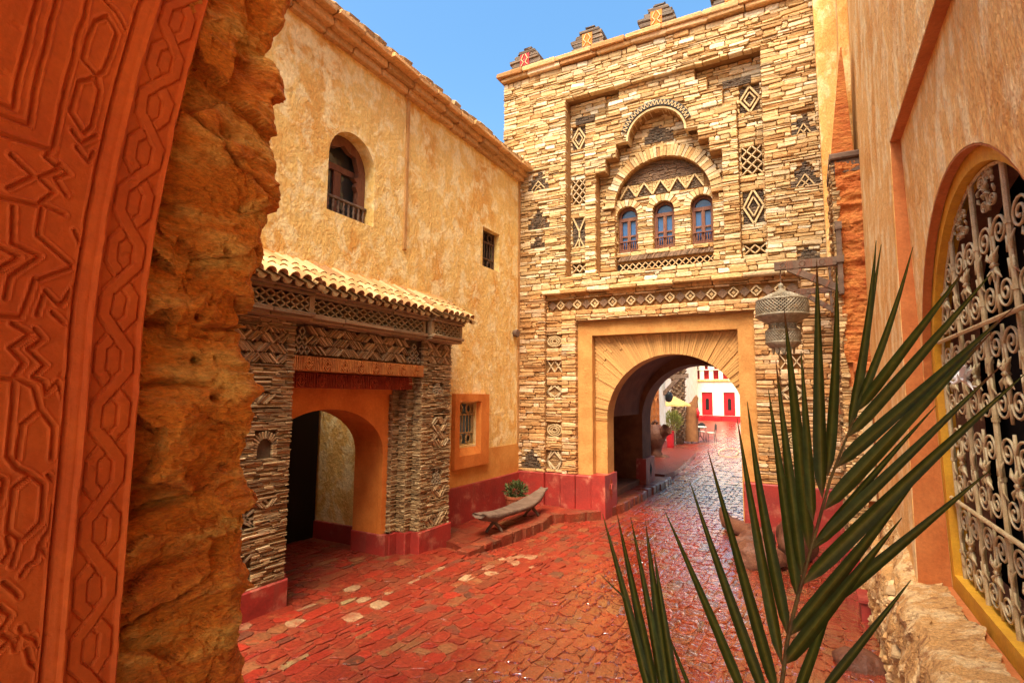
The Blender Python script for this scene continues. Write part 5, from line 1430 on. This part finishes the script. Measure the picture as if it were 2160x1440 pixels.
# ---- boulders and a fallen log beside the gate's right foot
def boulder(c, r, sq, label, seed, group=None, rz=0):
    nu, nv = 28, 18; P = np.zeros((nv, nu, 3))
    for j in range(nv):
        for i in range(nu):
            a = 2 * PI * i / (nu - 1); b = PI * j / (nv - 1); P[j, i] = (math.sin(b) * math.cos(a), math.sin(b) * math.sin(a), math.cos(b))
    k = 1 + .20 * fbm(P[..., 0] * 1.6 + seed, P[..., 1] * 1.6, P[..., 2] * 1.6, 3) + .03 * fbm(P[..., 0] * 7 + seed, P[..., 1] * 7, P[..., 2] * 7, 3)
    P = P * k[..., None] * np.array([r * sq[0], r * sq[1], r * sq[2]])
    ca, sa = math.cos(rz), math.sin(rz); X_ = P[..., 0] * ca - P[..., 1] * sa; Y_ = P[..., 0] * sa + P[..., 1] * ca; P[..., 0], P[..., 1] = X_, Y_
    P += np.array(c); mb = MB(); mb.grid(P, flip=True); o = mb.build('boulder', M['boulder'], None, smooth=True); tag(o, label, 'boulder', group)
BG = 'boulders at the right of the lane'
boulder((-.70, 8.25, .02), .24, (1.25, .8, .85), 'upper long smooth boulder beside the fallen log', 1, BG, .5)
boulder((-.62, 7.72, .0), .27, (1.2, .8, .75), 'lower rounded boulder nearest the wet paving behind the palm leaves', 4, BG, .3)
boulder((-.20, 8.3, .12), .30, (1.1, .8, 1.1), 'tall brown boulder leaning on the right red plinth', 7, BG, 1.2)
boulder((.28, 5.05, -.02), .17, (1.1, 1, .8), 'single round stone low in the bottom right corner', 12, BG, .2)
mb = MB(); lp = [(-1.33, 9.80, .16), (-1.30, 9.74, .07), (-1.22, 9.62, -.01), (-1.05, 9.42, -.02), (-.85, 9.05, .0), (-.62, 8.8, .02)]
mb.tube(lp, .1, 10, rs=[.06, .085, .10, .11, .10, .09]); v = np.array(mb.v); v += (fbm(v[:, 0] * 9, v[:, 1] * 9, v[:, 2] * 9, 3) * .03)[:, None] * np.array([1, 1, .6]); mb.v = [tuple(q) for q in v]
o = mb.build('fallen_log', M['boulder'], None, smooth=True); tag(o, 'fallen reddish log with an upturned end lying in the gateway', 'log')

# ================================================================== palm plant in the foreground
RACHIS= [[-0.107, 1.2, 1.4], [-0.064, 1.2, 1.465], [-0.052, 1.2, 1.542], [-0.041, 1.2, 1.589], [-0.026, 1.2, 1.644], [-0.007, 1.2, 1.712], [0.014, 1.2, 1.786], [0.031, 1.2, 1.847], [0.047, 1.2, 1.89], [0.062, 1.2, 1.93], [0.079, 1.2, 1.975]]
LEAF1= [([-0.128, 1.2, 1.411], [-0.294, 1.276, 1.746], 0.0255), ([-0.091, 1.2, 1.421], [-0.252, 1.31, 1.807], 0.0294), ([-0.073, 1.2, 1.434], [-0.204, 1.291, 1.881], 0.0294), ([-0.063, 1.2, 1.496], [-0.135, 1.316, 1.956], 0.0294), ([-0.051, 1.2, 1.549], [-0.124, 1.319, 1.993], 0.0314), ([-0.032, 1.2, 1.621], [-0.072, 1.257, 2.018], 0.0294), ([-0.023, 1.2, 1.663], [-0.056, 1.251, 2.079], 0.0294), ([-0.009, 1.2, 1.713], [-0.036, 1.342, 2.199], 0.0333), ([0.0, 1.2, 1.767], [-0.011, 1.279, 2.098], 0.0255), ([0.017, 1.2, 1.812], [0.028, 1.276, 2.29], 0.0333), ([0.027, 1.2, 1.853], [0.07, 1.36, 2.282], 0.0333), ([0.065, 1.2, 1.943], [0.128, 1.207, 2.296], 0.0294), ([0.074, 1.2, 1.965], [0.148, 1.342, 2.322], 0.0216), ([0.079, 1.2, 1.981], [0.184, 1.208, 2.276], 0.0235), ([0.079, 1.2, 1.975], [0.266, 1.224, 2.236], 0.0294), ([0.064, 1.2, 1.929], [0.284, 1.175, 2.211], 0.0333), ([0.043, 1.2, 1.871], [0.314, 1.223, 2.162], 0.0412), ([0.032, 1.2, 1.842], [0.28, 1.247, 2.065], 0.0333), ([0.019, 1.2, 1.791], [0.285, 1.212, 2.116], 0.0431), ([-0.002, 1.2, 1.723], [0.202, 1.234, 1.991], 0.0235), ([-0.005, 1.2, 1.714], [0.297, 1.227, 2.06], 0.0353), ([-0.023, 1.2, 1.649], [0.309, 1.166, 2.046], 0.0451), ([-0.039, 1.2, 1.596], [0.219, 1.236, 1.947], 0.0333), ([-0.049, 1.2, 1.551], [0.186, 1.219, 1.879], 0.0392), ([0.013, 1.2, 1.614], [0.261, 1.19, 1.884], 0.0333), ([-0.059, 1.2, 1.497], [0.133, 1.163, 1.797], 0.0412), ([0.002, 1.2, 1.462], [0.151, 1.247, 1.674], 0.0255), ([-0.055, 1.2, 1.472], [0.084, 1.207, 1.708], 0.0353), ([-0.041, 1.2, 1.442], [0.047, 1.232, 1.679], 0.0294), ([-0.064, 1.2, 1.462], [0.017, 1.248, 1.591], 0.0294)]
LEAF2= [([-0.289, 1.1, 1.424], [-0.4, 1.157, 1.746], 0.0239), ([-0.277, 1.1, 1.427], [-0.378, 1.174, 1.746], 0.0258), ([-0.265, 1.1, 1.43], [-0.332, 1.132, 1.751], 0.0239), ([-0.253, 1.1, 1.433], [-0.31, 1.164, 1.741], 0.0276), ([-0.241, 1.1, 1.436], [-0.288, 1.136, 1.69], 0.0221), ([-0.209, 1.1, 1.445], [-0.277, 1.175, 1.531], 0.0092), ([-0.335, 1.1, 1.598], [-0.414, 1.17, 1.613], 0.0037), ([-0.228, 1.1, 1.44], [-0.246, 1.108, 1.5], 0.0092)]
palm = thing('potted_palm', 'dark green date palm fronds spreading in the right foreground', 'palm', (-.12, 1.05, 0))
def leaflet(base, tip, w_, parent, rnd):
    a, b = V3(base), V3(tip); ax = b - a; L_ = ax.length; ax.normalize()
    view = (a.lerp(b, .5) - V3((0, 0, 2))).normalized(); side = ax.cross(view).normalized(); side.rotate(Matrix.Rotation(rnd.uniform(-.5, .5), 3, ax)); nrm = side.cross(ax).normalized()
    if nrm.dot(view) > 0: nrm = -nrm
    K = 14; vs = []; fs = []; cs = []; sag = rnd.uniform(-.01, .012) * L_ * 3; fold = rnd.uniform(.25, .7)
    g = rnd.uniform(.8, 1.25); tipc = rnd.random() < .6
    for k in range(K + 1):
        t = k / K; wd = w_ * (.36 if tip[0] < base[0] + .04 else .29) * min(1, (t / .10) ** .6 if t < .10 else 1) * (1 - max(0, (t - .22) / .78) ** 1.35) + .0006
        c = a + ax * (L_ * t) + nrm * (sag * math.sin(PI * t * .9)) + side * (sag * .5 * t * t)
        for q, s_ in ((-1, 1), (-.5, .5), (0, 0), (.5, .5), (1, 1)):
            vs.append(c + side * (q * wd) + nrm * (abs(q) * wd * fold)); 
            base_c = (.042 * g, .066 * g, .012 * g) if q else (.17, .19, .03)
            if abs(q) == .5: base_c = (.050 * g, .082 * g, .014 * g)
            if tipc and t > .86: base_c = (.17, .09, .03)
            elif q and rnd.random() < .10: base_c = tuple(x * 1.5 for x in base_c)
            if t < .06: base_c = (.16, .13, .05)
            cs.append(base_c)
    for k in range(K):
        for q in range(4): a_ = k * 5 + q; fs.append((a_, a_ + 1, a_ + 6, a_ + 5))
    mb = MB(); mb.add(vs, fs); mb.c = cs; return mb.build('leaflet', M['leaf'], parent, smooth=False)
mb = MB(); R0 = [(-.13, 1.05, .55), (-.12, 1.12, 1.0), (-.10, 1.18, 1.3)] + [tuple(q) for q in RACHIS[1:]]
mb.tube(R0, .01, 7, rs=list(np.linspace(.0048, .0018, len(R0)))); fr1 = mb.build('frond', mat('palm_rachis', (.17, .15, .045), (.11, .07, .025), ns=20, rough=.5, bump=.2, fine=.3), palm, smooth=True)
lr = random.Random(5)
for b_, t_, w_ in [q for i, q in enumerate(LEAF1) if i not in (17, 22, 27, 29)]: leaflet(b_, t_, w_, fr1, lr)
mb = MB(); mb.tube([(-.14, 1.05, .55), (-.2, 1.08, 1.0), (-.24, 1.1, 1.30), (-.25, 1.1, 1.42)], .01, 7, col=(.08, .09, .02), rs=[.014, .012, .010, .006]); fr2 = mb.build('frond', M['leaf'], palm)
for b_, t_, w_ in LEAF2: leaflet(b_, t_, w_, fr2, lr)
# side shoots out of the picture keep the plant whole
for k in range(7):
    a = k * .9 + .3; e = V3((-.13 + .30 * math.cos(a), .98 + .25 * math.sin(a), 1.05)); leaflet((-.13, 1.05, .6), e, .03, fr2, lr)
mb = MB(); mb.lathe((-.13, 1.05, 0), [(0, .02), (.14, .02), (.19, .3), (.21, .46), (.23, .46), (.23, .52), (.19, .52), (.18, .45), (0, .45)], 24); mb.build('pot', M['terracotta'], palm)

# ================================================================== the square behind the gate
sw = thing('limewashed_wall', 'pale limewashed wall with a carved orange door just past the gate', 'wall', (-4.95, 19, -.1))
mb = MB(); mb.box((-5.3, 14.2, -.2), (-4.95, 21.8, 4.8)); mb.build('wall', M['white'], sw)
WF2 = F((-4.95, 0, 0), (0, 1, 0), (0, 0, 1), (1, 0, 0))
mb = MB(); mb.fbox(WF2, 14.2, 21.8, -.15, .30, -.05, .03); mb.build('plinth', M['red'], sw)
mb = MB(); mb.fbox(WF2, 18.6, 20.55, -.1, 2.45, -.02, .05); dr = mb.build('door', M['orange'], sw)
for k in range(3):
    mb = MB(); L_ = arch_pts(18.95 + k * .62, .25, .15, 1.7, .3, 10); mb.prism(WF2, L_, [arch_pts(18.95 + k * .62, .19, .22, 1.7, .24, 10)], .04, .085); mb.build('carved_arch', M['carvedwood'], dr)
for z in np.linspace(.3, 2.3, 9):
    mb = MB(); mb.fbox(WF2, 18.64, 20.5, z, z + .04, .045, .07); mb.build('moulding', M['carvedwood'], dr)
wb = thing('wall_bracket', 'plain grey timber bracket on the limewashed wall past the gate', 'bracket', (-4.95, 21.5, 2.5))
mb = MB(); mb.bar((-4.96, 21.5, 2.78), (-4.0, 21.5, 2.80), (0, .08, 0), (0, 0, .07)); mb.build('arm', M['oldwood'], wb)
mb = MB(); mb.bar((-4.96, 21.5, 2.1), (-4.35, 21.5, 2.74), (0, .07, 0), (-.05, 0, .05)); mb.build('brace', M['oldwood'], wb)
wl = thing('wall_lamp', 'small round dark lamp on the corner of the limewashed wall', 'lamp', (-4.85, 21.95, 1.9))
mb = MB(); mb.lathe((-4.85, 21.95, 0), [(0, 2.22), (.10, 2.18), (.16, 2.05), (.16, 1.95), (.10, 1.82), (0, 1.78)], 16); mb.build('globe', M['blackiron'], wl, smooth=True)
mb = MB(); mb.tube([(-5.0, 21.8, 1.95), (-4.9, 21.93, 1.95)], .03, 6); mb.build('arm', M['blackiron'], wl)
# clay sculpture like a gaping jar
cs = thing('clay_jar_sculpture', 'big brown clay jar sculpture with a flared spout past the gate', 'sculpture', (-4.5, 18.4, -.1))
mb = MB(); mb.lathe((-4.52, 18.4, 0), [(0, -.1), (.20, -.1), (.24, .05), (.16, .2), (.20, .34), (.32, .55), (.36, .72), (.30, .9), (.20, 1.0), (.16, 1.08), (.12, 1.08), (.12, .9)], 22); v = np.array(mb.v); v[:, :2] += (fbm(v[:, 0] * 4, v[:, 1] * 4, v[:, 2] * 4, 3) * .035)[:, None]; mb.v = [tuple(q) for q in v]; mb.build('body', M['boulder'], cs, smooth=True)
mb = MB(); mb.tube([(-4.45, 18.35, .65), (-4.25, 18.3, .82), (-4.1, 18.25, .95)], .1, 12, rs=[.20, .17, .20], cap=False); mb.build('spout', M['boulder'], cs, smooth=True)
mb = MB(); mb.tube([(-4.6, 18.4, .95), (-4.62, 18.4, 1.12), (-4.52, 18.38, 1.20), (-4.44, 18.36, 1.12)], .05, 8, rs=[.07, .05, .05, .06]); mb.build('handle', M['boulder'], cs, smooth=True)
mb = MB(); mb.tube([(-4.3, 18.4, .5), (-4.2, 18.36, .55)], .03, 6); mb.build('lug', M['terracotta'], cs)
boulder((-4.25, 18.3, -.02), .16, (1.2, 1, .7), 'rough reddish stone lying at the foot of the clay jar sculpture', 21)
# stepped kerb past the gate
mb = MB(); mb.prism(GW, [(-4.95, 14.3), (-3.3, 14.3), (-3.2, 15.0), (-3.35, 17.5), (-3.6, 20.5), (-3.9, 21.5), (-4.95, 21.8)], [], -.3, .02, col=(.18, .03, .013)); k2 = mb.build('kerb_step', M['paving'], kind='structure')
# red planter with feathery plant
pl = thing('red_planter', 'tall red planter with feathery yellow green shrub beyond the gate', 'planter', (-5.06, 23, -.1))
mb = MB(); mb.lathe((-5.06, 23, 0), [(0, -.1), (.13, -.1), (.15, 0), (.17, .55), (.19, .58), (.17, .6), (0, .5)], 20); mb.build('pot', M['redgloss'], pl)
mb = MB(); leafy(mb, (-4.95, 23.05, .98), .34, .42, 700, .20, .012, RND, [(.20, .22, .04), (.28, .26, .05), (.14, .17, .03), (.34, .30, .08)], .9); mb.build('foliage', M['leaf'], pl)
mb = MB(); mb.tube([(-5.06, 23, .45), (-5.0, 23, .9)], .02, 6); mb.build('stem', M['bark'], pl)
# palm tree
pt = thing('palm_tree', 'thick date palm trunk with cut leaf stubs beyond the gate', 'palm tree', (-5.22, 25.5, -.1))
mb = MB(); mb.tube([(-5.25, 25.5, -.1), (-5.24, 25.5, 1.2), (-5.2, 25.5, 2.4), (-5.17, 25.5, 6.2)], .25, 14, rs=[.25, .27, .24, .23]); mb.build('trunk', M['bark'], pt, smooth=True)
r = random.Random(9); stubs = Pieces()
for i in range(330):
    z = .05 + i * .0175; a = i * 2.39996; R_ = .25 + .02 * r.random(); c = V3((-5.24 + .015 * z, 25.5, z)); d = V3((math.cos(a), math.sin(a), 0)); s = V3((-d.y, d.x, 0))
    p = c + d * R_; o_ = .05 + .08 * r.random() * (1 + (z > 2.6))
    vs = [p - s * .07, p + s * .07, p + s * .045 + d * o_ + V3((0, 0, .12)), p - s * .045 + d * o_ + V3((0, 0, .12)), p - s * .05 + V3((0, 0, .15)), p + s * .05 + V3((0, 0, .15))]
    stubs.add(vs, [(0, 1, 2, 3), (3, 2, 5, 4), (0, 3, 4), (1, 5, 2)], (1, 1, 1), r.random())
stubs.emit('leaf_stub', 'leaf_stubs', M['bark'], pt, most=150)
for k in range(26):
    a = k * 2.4; el = .9 - .05 * (k % 18); mb = MB(); d = V3((math.cos(a) * math.cos(el), math.sin(a) * math.cos(el), math.sin(el)))
    pts = [V3((-5.17, 25.5, 6.1)) + d * (2.4 * t) - V3((0, 0, 1.4 * t * t)) for t in np.linspace(0, 1, 9)]
    mb.tube(pts, .015, 5, col=(.12, .13, .03))
    for i in range(1, 9):
        for q in range(3):
            p = pts[i - 1].lerp(pts[i], q / 3); t_ = (pts[i] - pts[i - 1]).normalized(); s = t_.cross(V3((0, 0, 1))).normalized()
            for sg in (-1, 1):
                e = p + (s * sg * .35 + t_ * .25 + V3((0, 0, -.05))); w_ = V3((0, 0, .02)); mb.add([p - w_, p + w_, e], [(0, 1, 2)], (.07, .09, .02))
    mb.build('crown_frond', M['leaf'], pt)
# straw parasol
pa = thing('straw_parasol', 'low straw parasol in front of the palm trunk beyond the gate', 'parasol', (-5.1, 24.2, -.1))
mb = MB(); vs = [V3((-5.12, 24.2, 2.03))]; k = 24
for i in range(k): a = 2 * PI * i / k; vs.append(V3((-5.05 + .62 * math.cos(a), 24.2 + .62 * math.sin(a), 1.66 + .02 * math.sin(a * 7))))
for i in range(k): a = 2 * PI * i / k; vs.append(V3((-5.05 + .63 * math.cos(a), 24.2 + .63 * math.sin(a), 1.60)))
fs = [(0, 1 + i, 1 + (i + 1) % k) for i in range(k)] + [(1 + i, 1 + k + i, 1 + k + (i + 1) % k, 1 + (i + 1) % k) for i in range(k)]
mb.add(vs, fs); mb.build('canopy', M['straw'], pa)
mb = MB(); mb.tube([(-5.1, 24.2, -.1), (-5.1, 24.2, 2.0)], .03, 8); mb.build('pole', M['oldwood'], pa)
# hooded robe on a stand
rb_ = thing('hanging_robe', 'brown hooded robe hung on a stand behind the cafe table', 'robe', (-4.75, 26, -.1))
rows = []
for z, hw, dx in ((-.02, .36, -.10), (.4, .34, -.08), (.8, .30, -.05), (1.2, .29, 0), (1.5, .27, .02), (1.68, .22, .06), (1.80, .13, .14), (1.95, .11, .2), (2.05, .05, .22), (2.1, .004, .23)):
    rows.append([(-4.72 + dx + hw * math.cos(a) * (1 + .06 * math.sin(a * 7)), 26 + hw * .6 * math.sin(a) * (1 + .08 * math.sin(a * 9)), z) for a in np.linspace(0, 2 * PI, 30)])
mb = MB(); mb.grid(np.array(rows)); mb.build('cloth', M['cloth'], rb_, smooth=True)
mb = MB(); mb.tube([(-4.42, 25.75, 1.5), (-4.38, 25.72, 1.3), (-4.42, 25.74, 1.05)], .05, 8, rs=[.03, .075, .05]); mb.build('red_tassel', M['redgloss'], rb_, smooth=True)
mb = MB(); mb.tube([(-4.75, 26, -.1), (-4.7, 26, 1.7)], .03, 6); mb.build('stand', M['oldwood'], rb_)
# cafe table and chairs
tb = thing('cafe_table', 'small white topped iron cafe table beyond the gate', 'table', (-4.57, 27, -.1))
mb = MB(); mb.lathe((-4.57, 27, 0), [(0, .62), (.34, .62), (.345, .60), (.34, .58), (0, .58)], 24); mb.build('table_top', M['white'], tb)
for k in range(3):
    a = k * 2.1 + .4; mb = MB(); mb.tube([(-4.57 + .02 * math.cos(a), 27 + .02 * math.sin(a), .58), (-4.57 + .05 * math.cos(a), 27 + .05 * math.sin(a), .2), (-4.57 + .22 * math.cos(a), 27 + .22 * math.sin(a), -.10)], .016, 6); mb.build('leg', M['blackiron'], tb)
mb = MB(); ring(mb, F((-4.57, 27, .16), (1, 0, 0), (0, 1, 0), (0, 0, 1)), 0, 0, .10, 0, .012); mb.build('brace_ring', M['blackiron'], tb)
def chair(x, y, rz, label):
    c = thing('cafe_chair', label, 'chair', (x, y, -.1), 'iron chairs round the cafe table'); Rm = Matrix.Rotation(rz, 3, 'Z')
    W_ = lambda a, b, z: V3((x, y, -.1)) + Rm @ V3((a, b, z))
    mb = MB()
    fr = F(W_(0, 0, .45), Rm @ V3((1, 0, 0)), Rm @ V3((0, 1, 0)), (0, 0, 1)); mb.prism(fr, [(.19 * math.cos(a), .19 * math.sin(a)) for a in np.linspace(0, 2 * PI, 18)[:-1]], [], -.015, .015); mb.build('seat', M['white'], c)
    mb = MB(); fb = F(W_(0, -.21, .72), Rm @ V3((1, 0, 0)), (0, 0, 1), Rm @ V3((0, -1, 0))); mb.prism(fb, [(.15 * math.cos(a), .15 * math.sin(a)) for a in np.linspace(0, 2 * PI, 18)[:-1]], [], -.01, .01); mb.build('backrest', M['blackiron'], c)
    for a, b in ((-.14, -.16), (.14, -.16), (-.14, .15), (.14, .15)):
        mb = MB(); mb.tube([W_(a, b, .44), W_(a * 1.25, b * 1.25, 0)], .014, 6); mb.build('leg', M['blackiron'], c)
    for s in (-1, 1):
        mb = MB(); mb.tube([W_(s * .14, -.17, .44), W_(s * .17, -.21, .62), W_(s * .15, -.22, .82)], .013, 6); mb.build('back_stay', M['blackiron'], c)
chair(-4.05, 27.05, 1.5, 'iron cafe chair on the right of the white topped table')
chair(-5.0, 26.95, -1.4, 'iron cafe chair half hidden left of the white topped table')
chair(-4.6, 27.6, 3.1, 'iron cafe chair behind the white topped table')
# garden hose on the wet paving
mb = MB(); mb.tube([(-2.9 + .5 * math.cos(t) + .1 * t, 21.5 + 2.2 * math.sin(t) + .3 * t, -.085) for t in np.linspace(0, 8, 50)], .014, 5); o = mb.build('garden_hose', M['cream'], None, smooth=True); tag(o, 'pale garden hose coiled loosely on the wet paving beyond the gate', 'hose')
# white house with red doors
wh = thing('white_house', 'white house with three red doors and red keyhole windows across the square', 'house', (-8, 50, 0))
WHF = F((0, 50, 0), (1, 0, 0), (0, 0, 1), (0, -1, 0))
keyx = [-10.1 + .785 * k for k in range(12)]
def keyhole(u, z0=3.56):
    return [(u - .22, z0), (u + .22, z0), (u + .22, z0 + .85), (u + .13, z0 + .95)] + [(u + .15 * math.cos(t), z0 + 1.12 + .17 * math.sin(t)) for t in np.linspace(-.4, PI + .4, 10)] + [(u - .13, z0 + .95), (u - .22, z0 + .85)]
doors = [(-9.42, -8.56), (-8.19, -7.30), (-6.39, -5.47), (-4.6, -3.7), (-2.8, -1.9), (-11.4, -10.5)]
mb = MB(); mb.prism(WHF, rect(-16, 6, -.3, 6.4), [keyhole(u) for u in keyx] + [rect(a, b, .42, 2.43) for a, b in doors], -.4, 0); mb.build('wall', M['white'], wh)
mb = MB(); mb.fbox(WHF, -16, 6, 3.40, 3.52, -.05, .14); mb.fbox(WHF, -16, 6, 3.34, 3.40, -.05, .07); mb.build('string_course', M['stucco'], wh)
mb = MB(); mb.fbox(WHF, -16, 6, 4.36, 4.43, -.05, .05); mb.build('string_course', M['white'], wh)
mb = MB(); mb.fbox(WHF, -16, 6, -.3, .41, -.1, .3); mb.build('red_bench', M['redgloss'], wh)
for a, b in doors:
    mb = MB(); mb.fbox(WHF, a, b, .42, 2.43, -.3, -.12); d_ = mb.build('door', M['redgloss'], wh)
    mb = MB(); mb.prism(WHF, rect(a + .10, b - .10, .6, 2.3), [rect(a + .17, b - .17, .7, 2.2)], -.13, -.09); mb.build('panel_moulding', M['redgloss'], d_)
    mb = MB(); um = (a + b) / 2; mb.prism(WHF, arch_pts(um, .14, .9, 1.75, .15, 10), [], -.13, -.105); mb.build('light', M['dark'], d_)
for u in keyx:
    mb = MB(); mb.fbox(WHF, u - .24, u + .24, 3.54, 4.95, -.35, -.30); s_ = mb.build('keyhole_window', M['terracotta'], wh)
    mb = MB(); lattice_bars(mb, WHF, u - .24, u + .24, 3.55, 4.95, 3, 8, -.3, -.22, .02); mb.build('screen', M['redgloss'], s_)
mb = MB(); mb.box((-16, 50.401, 6.2), (6, 58, 6.4)); mb.build('roof', M['white'], wh)
for k, (u, w_) in enumerate(((-8.7, .7), (-7.1, .5), (-4.9, 1.6))):
    mb = MB(); mb.box((u, 49.0, -.02), (u + w_, 49.35, .32)); o = mb.build('red_box_seat', M['redgloss'], None); tag(o, ['short red masonry seat before the left red door', 'narrow red masonry seat between two red doors', 'long red masonry seat under the right red door'][k], 'seat', 'red seats along the white house')
wr_ = thing('side_house', 'pale house closing the left side of the square beyond the palm', 'house', (-8, 36, 0))
mb = MB(); mb.box((-12, 30, -.2), (-8.5, 50, 5)); mb.build('wall', M['white'], wr_)
mb = MB(); mb.box((-12.1, 29.9, 5), (-8.35, 50, 5.2)); mb.build('coping', M['stucco'], wr_)
for o in bpy.data.objects:
    if '_w' in o.keys(): del o['_w']
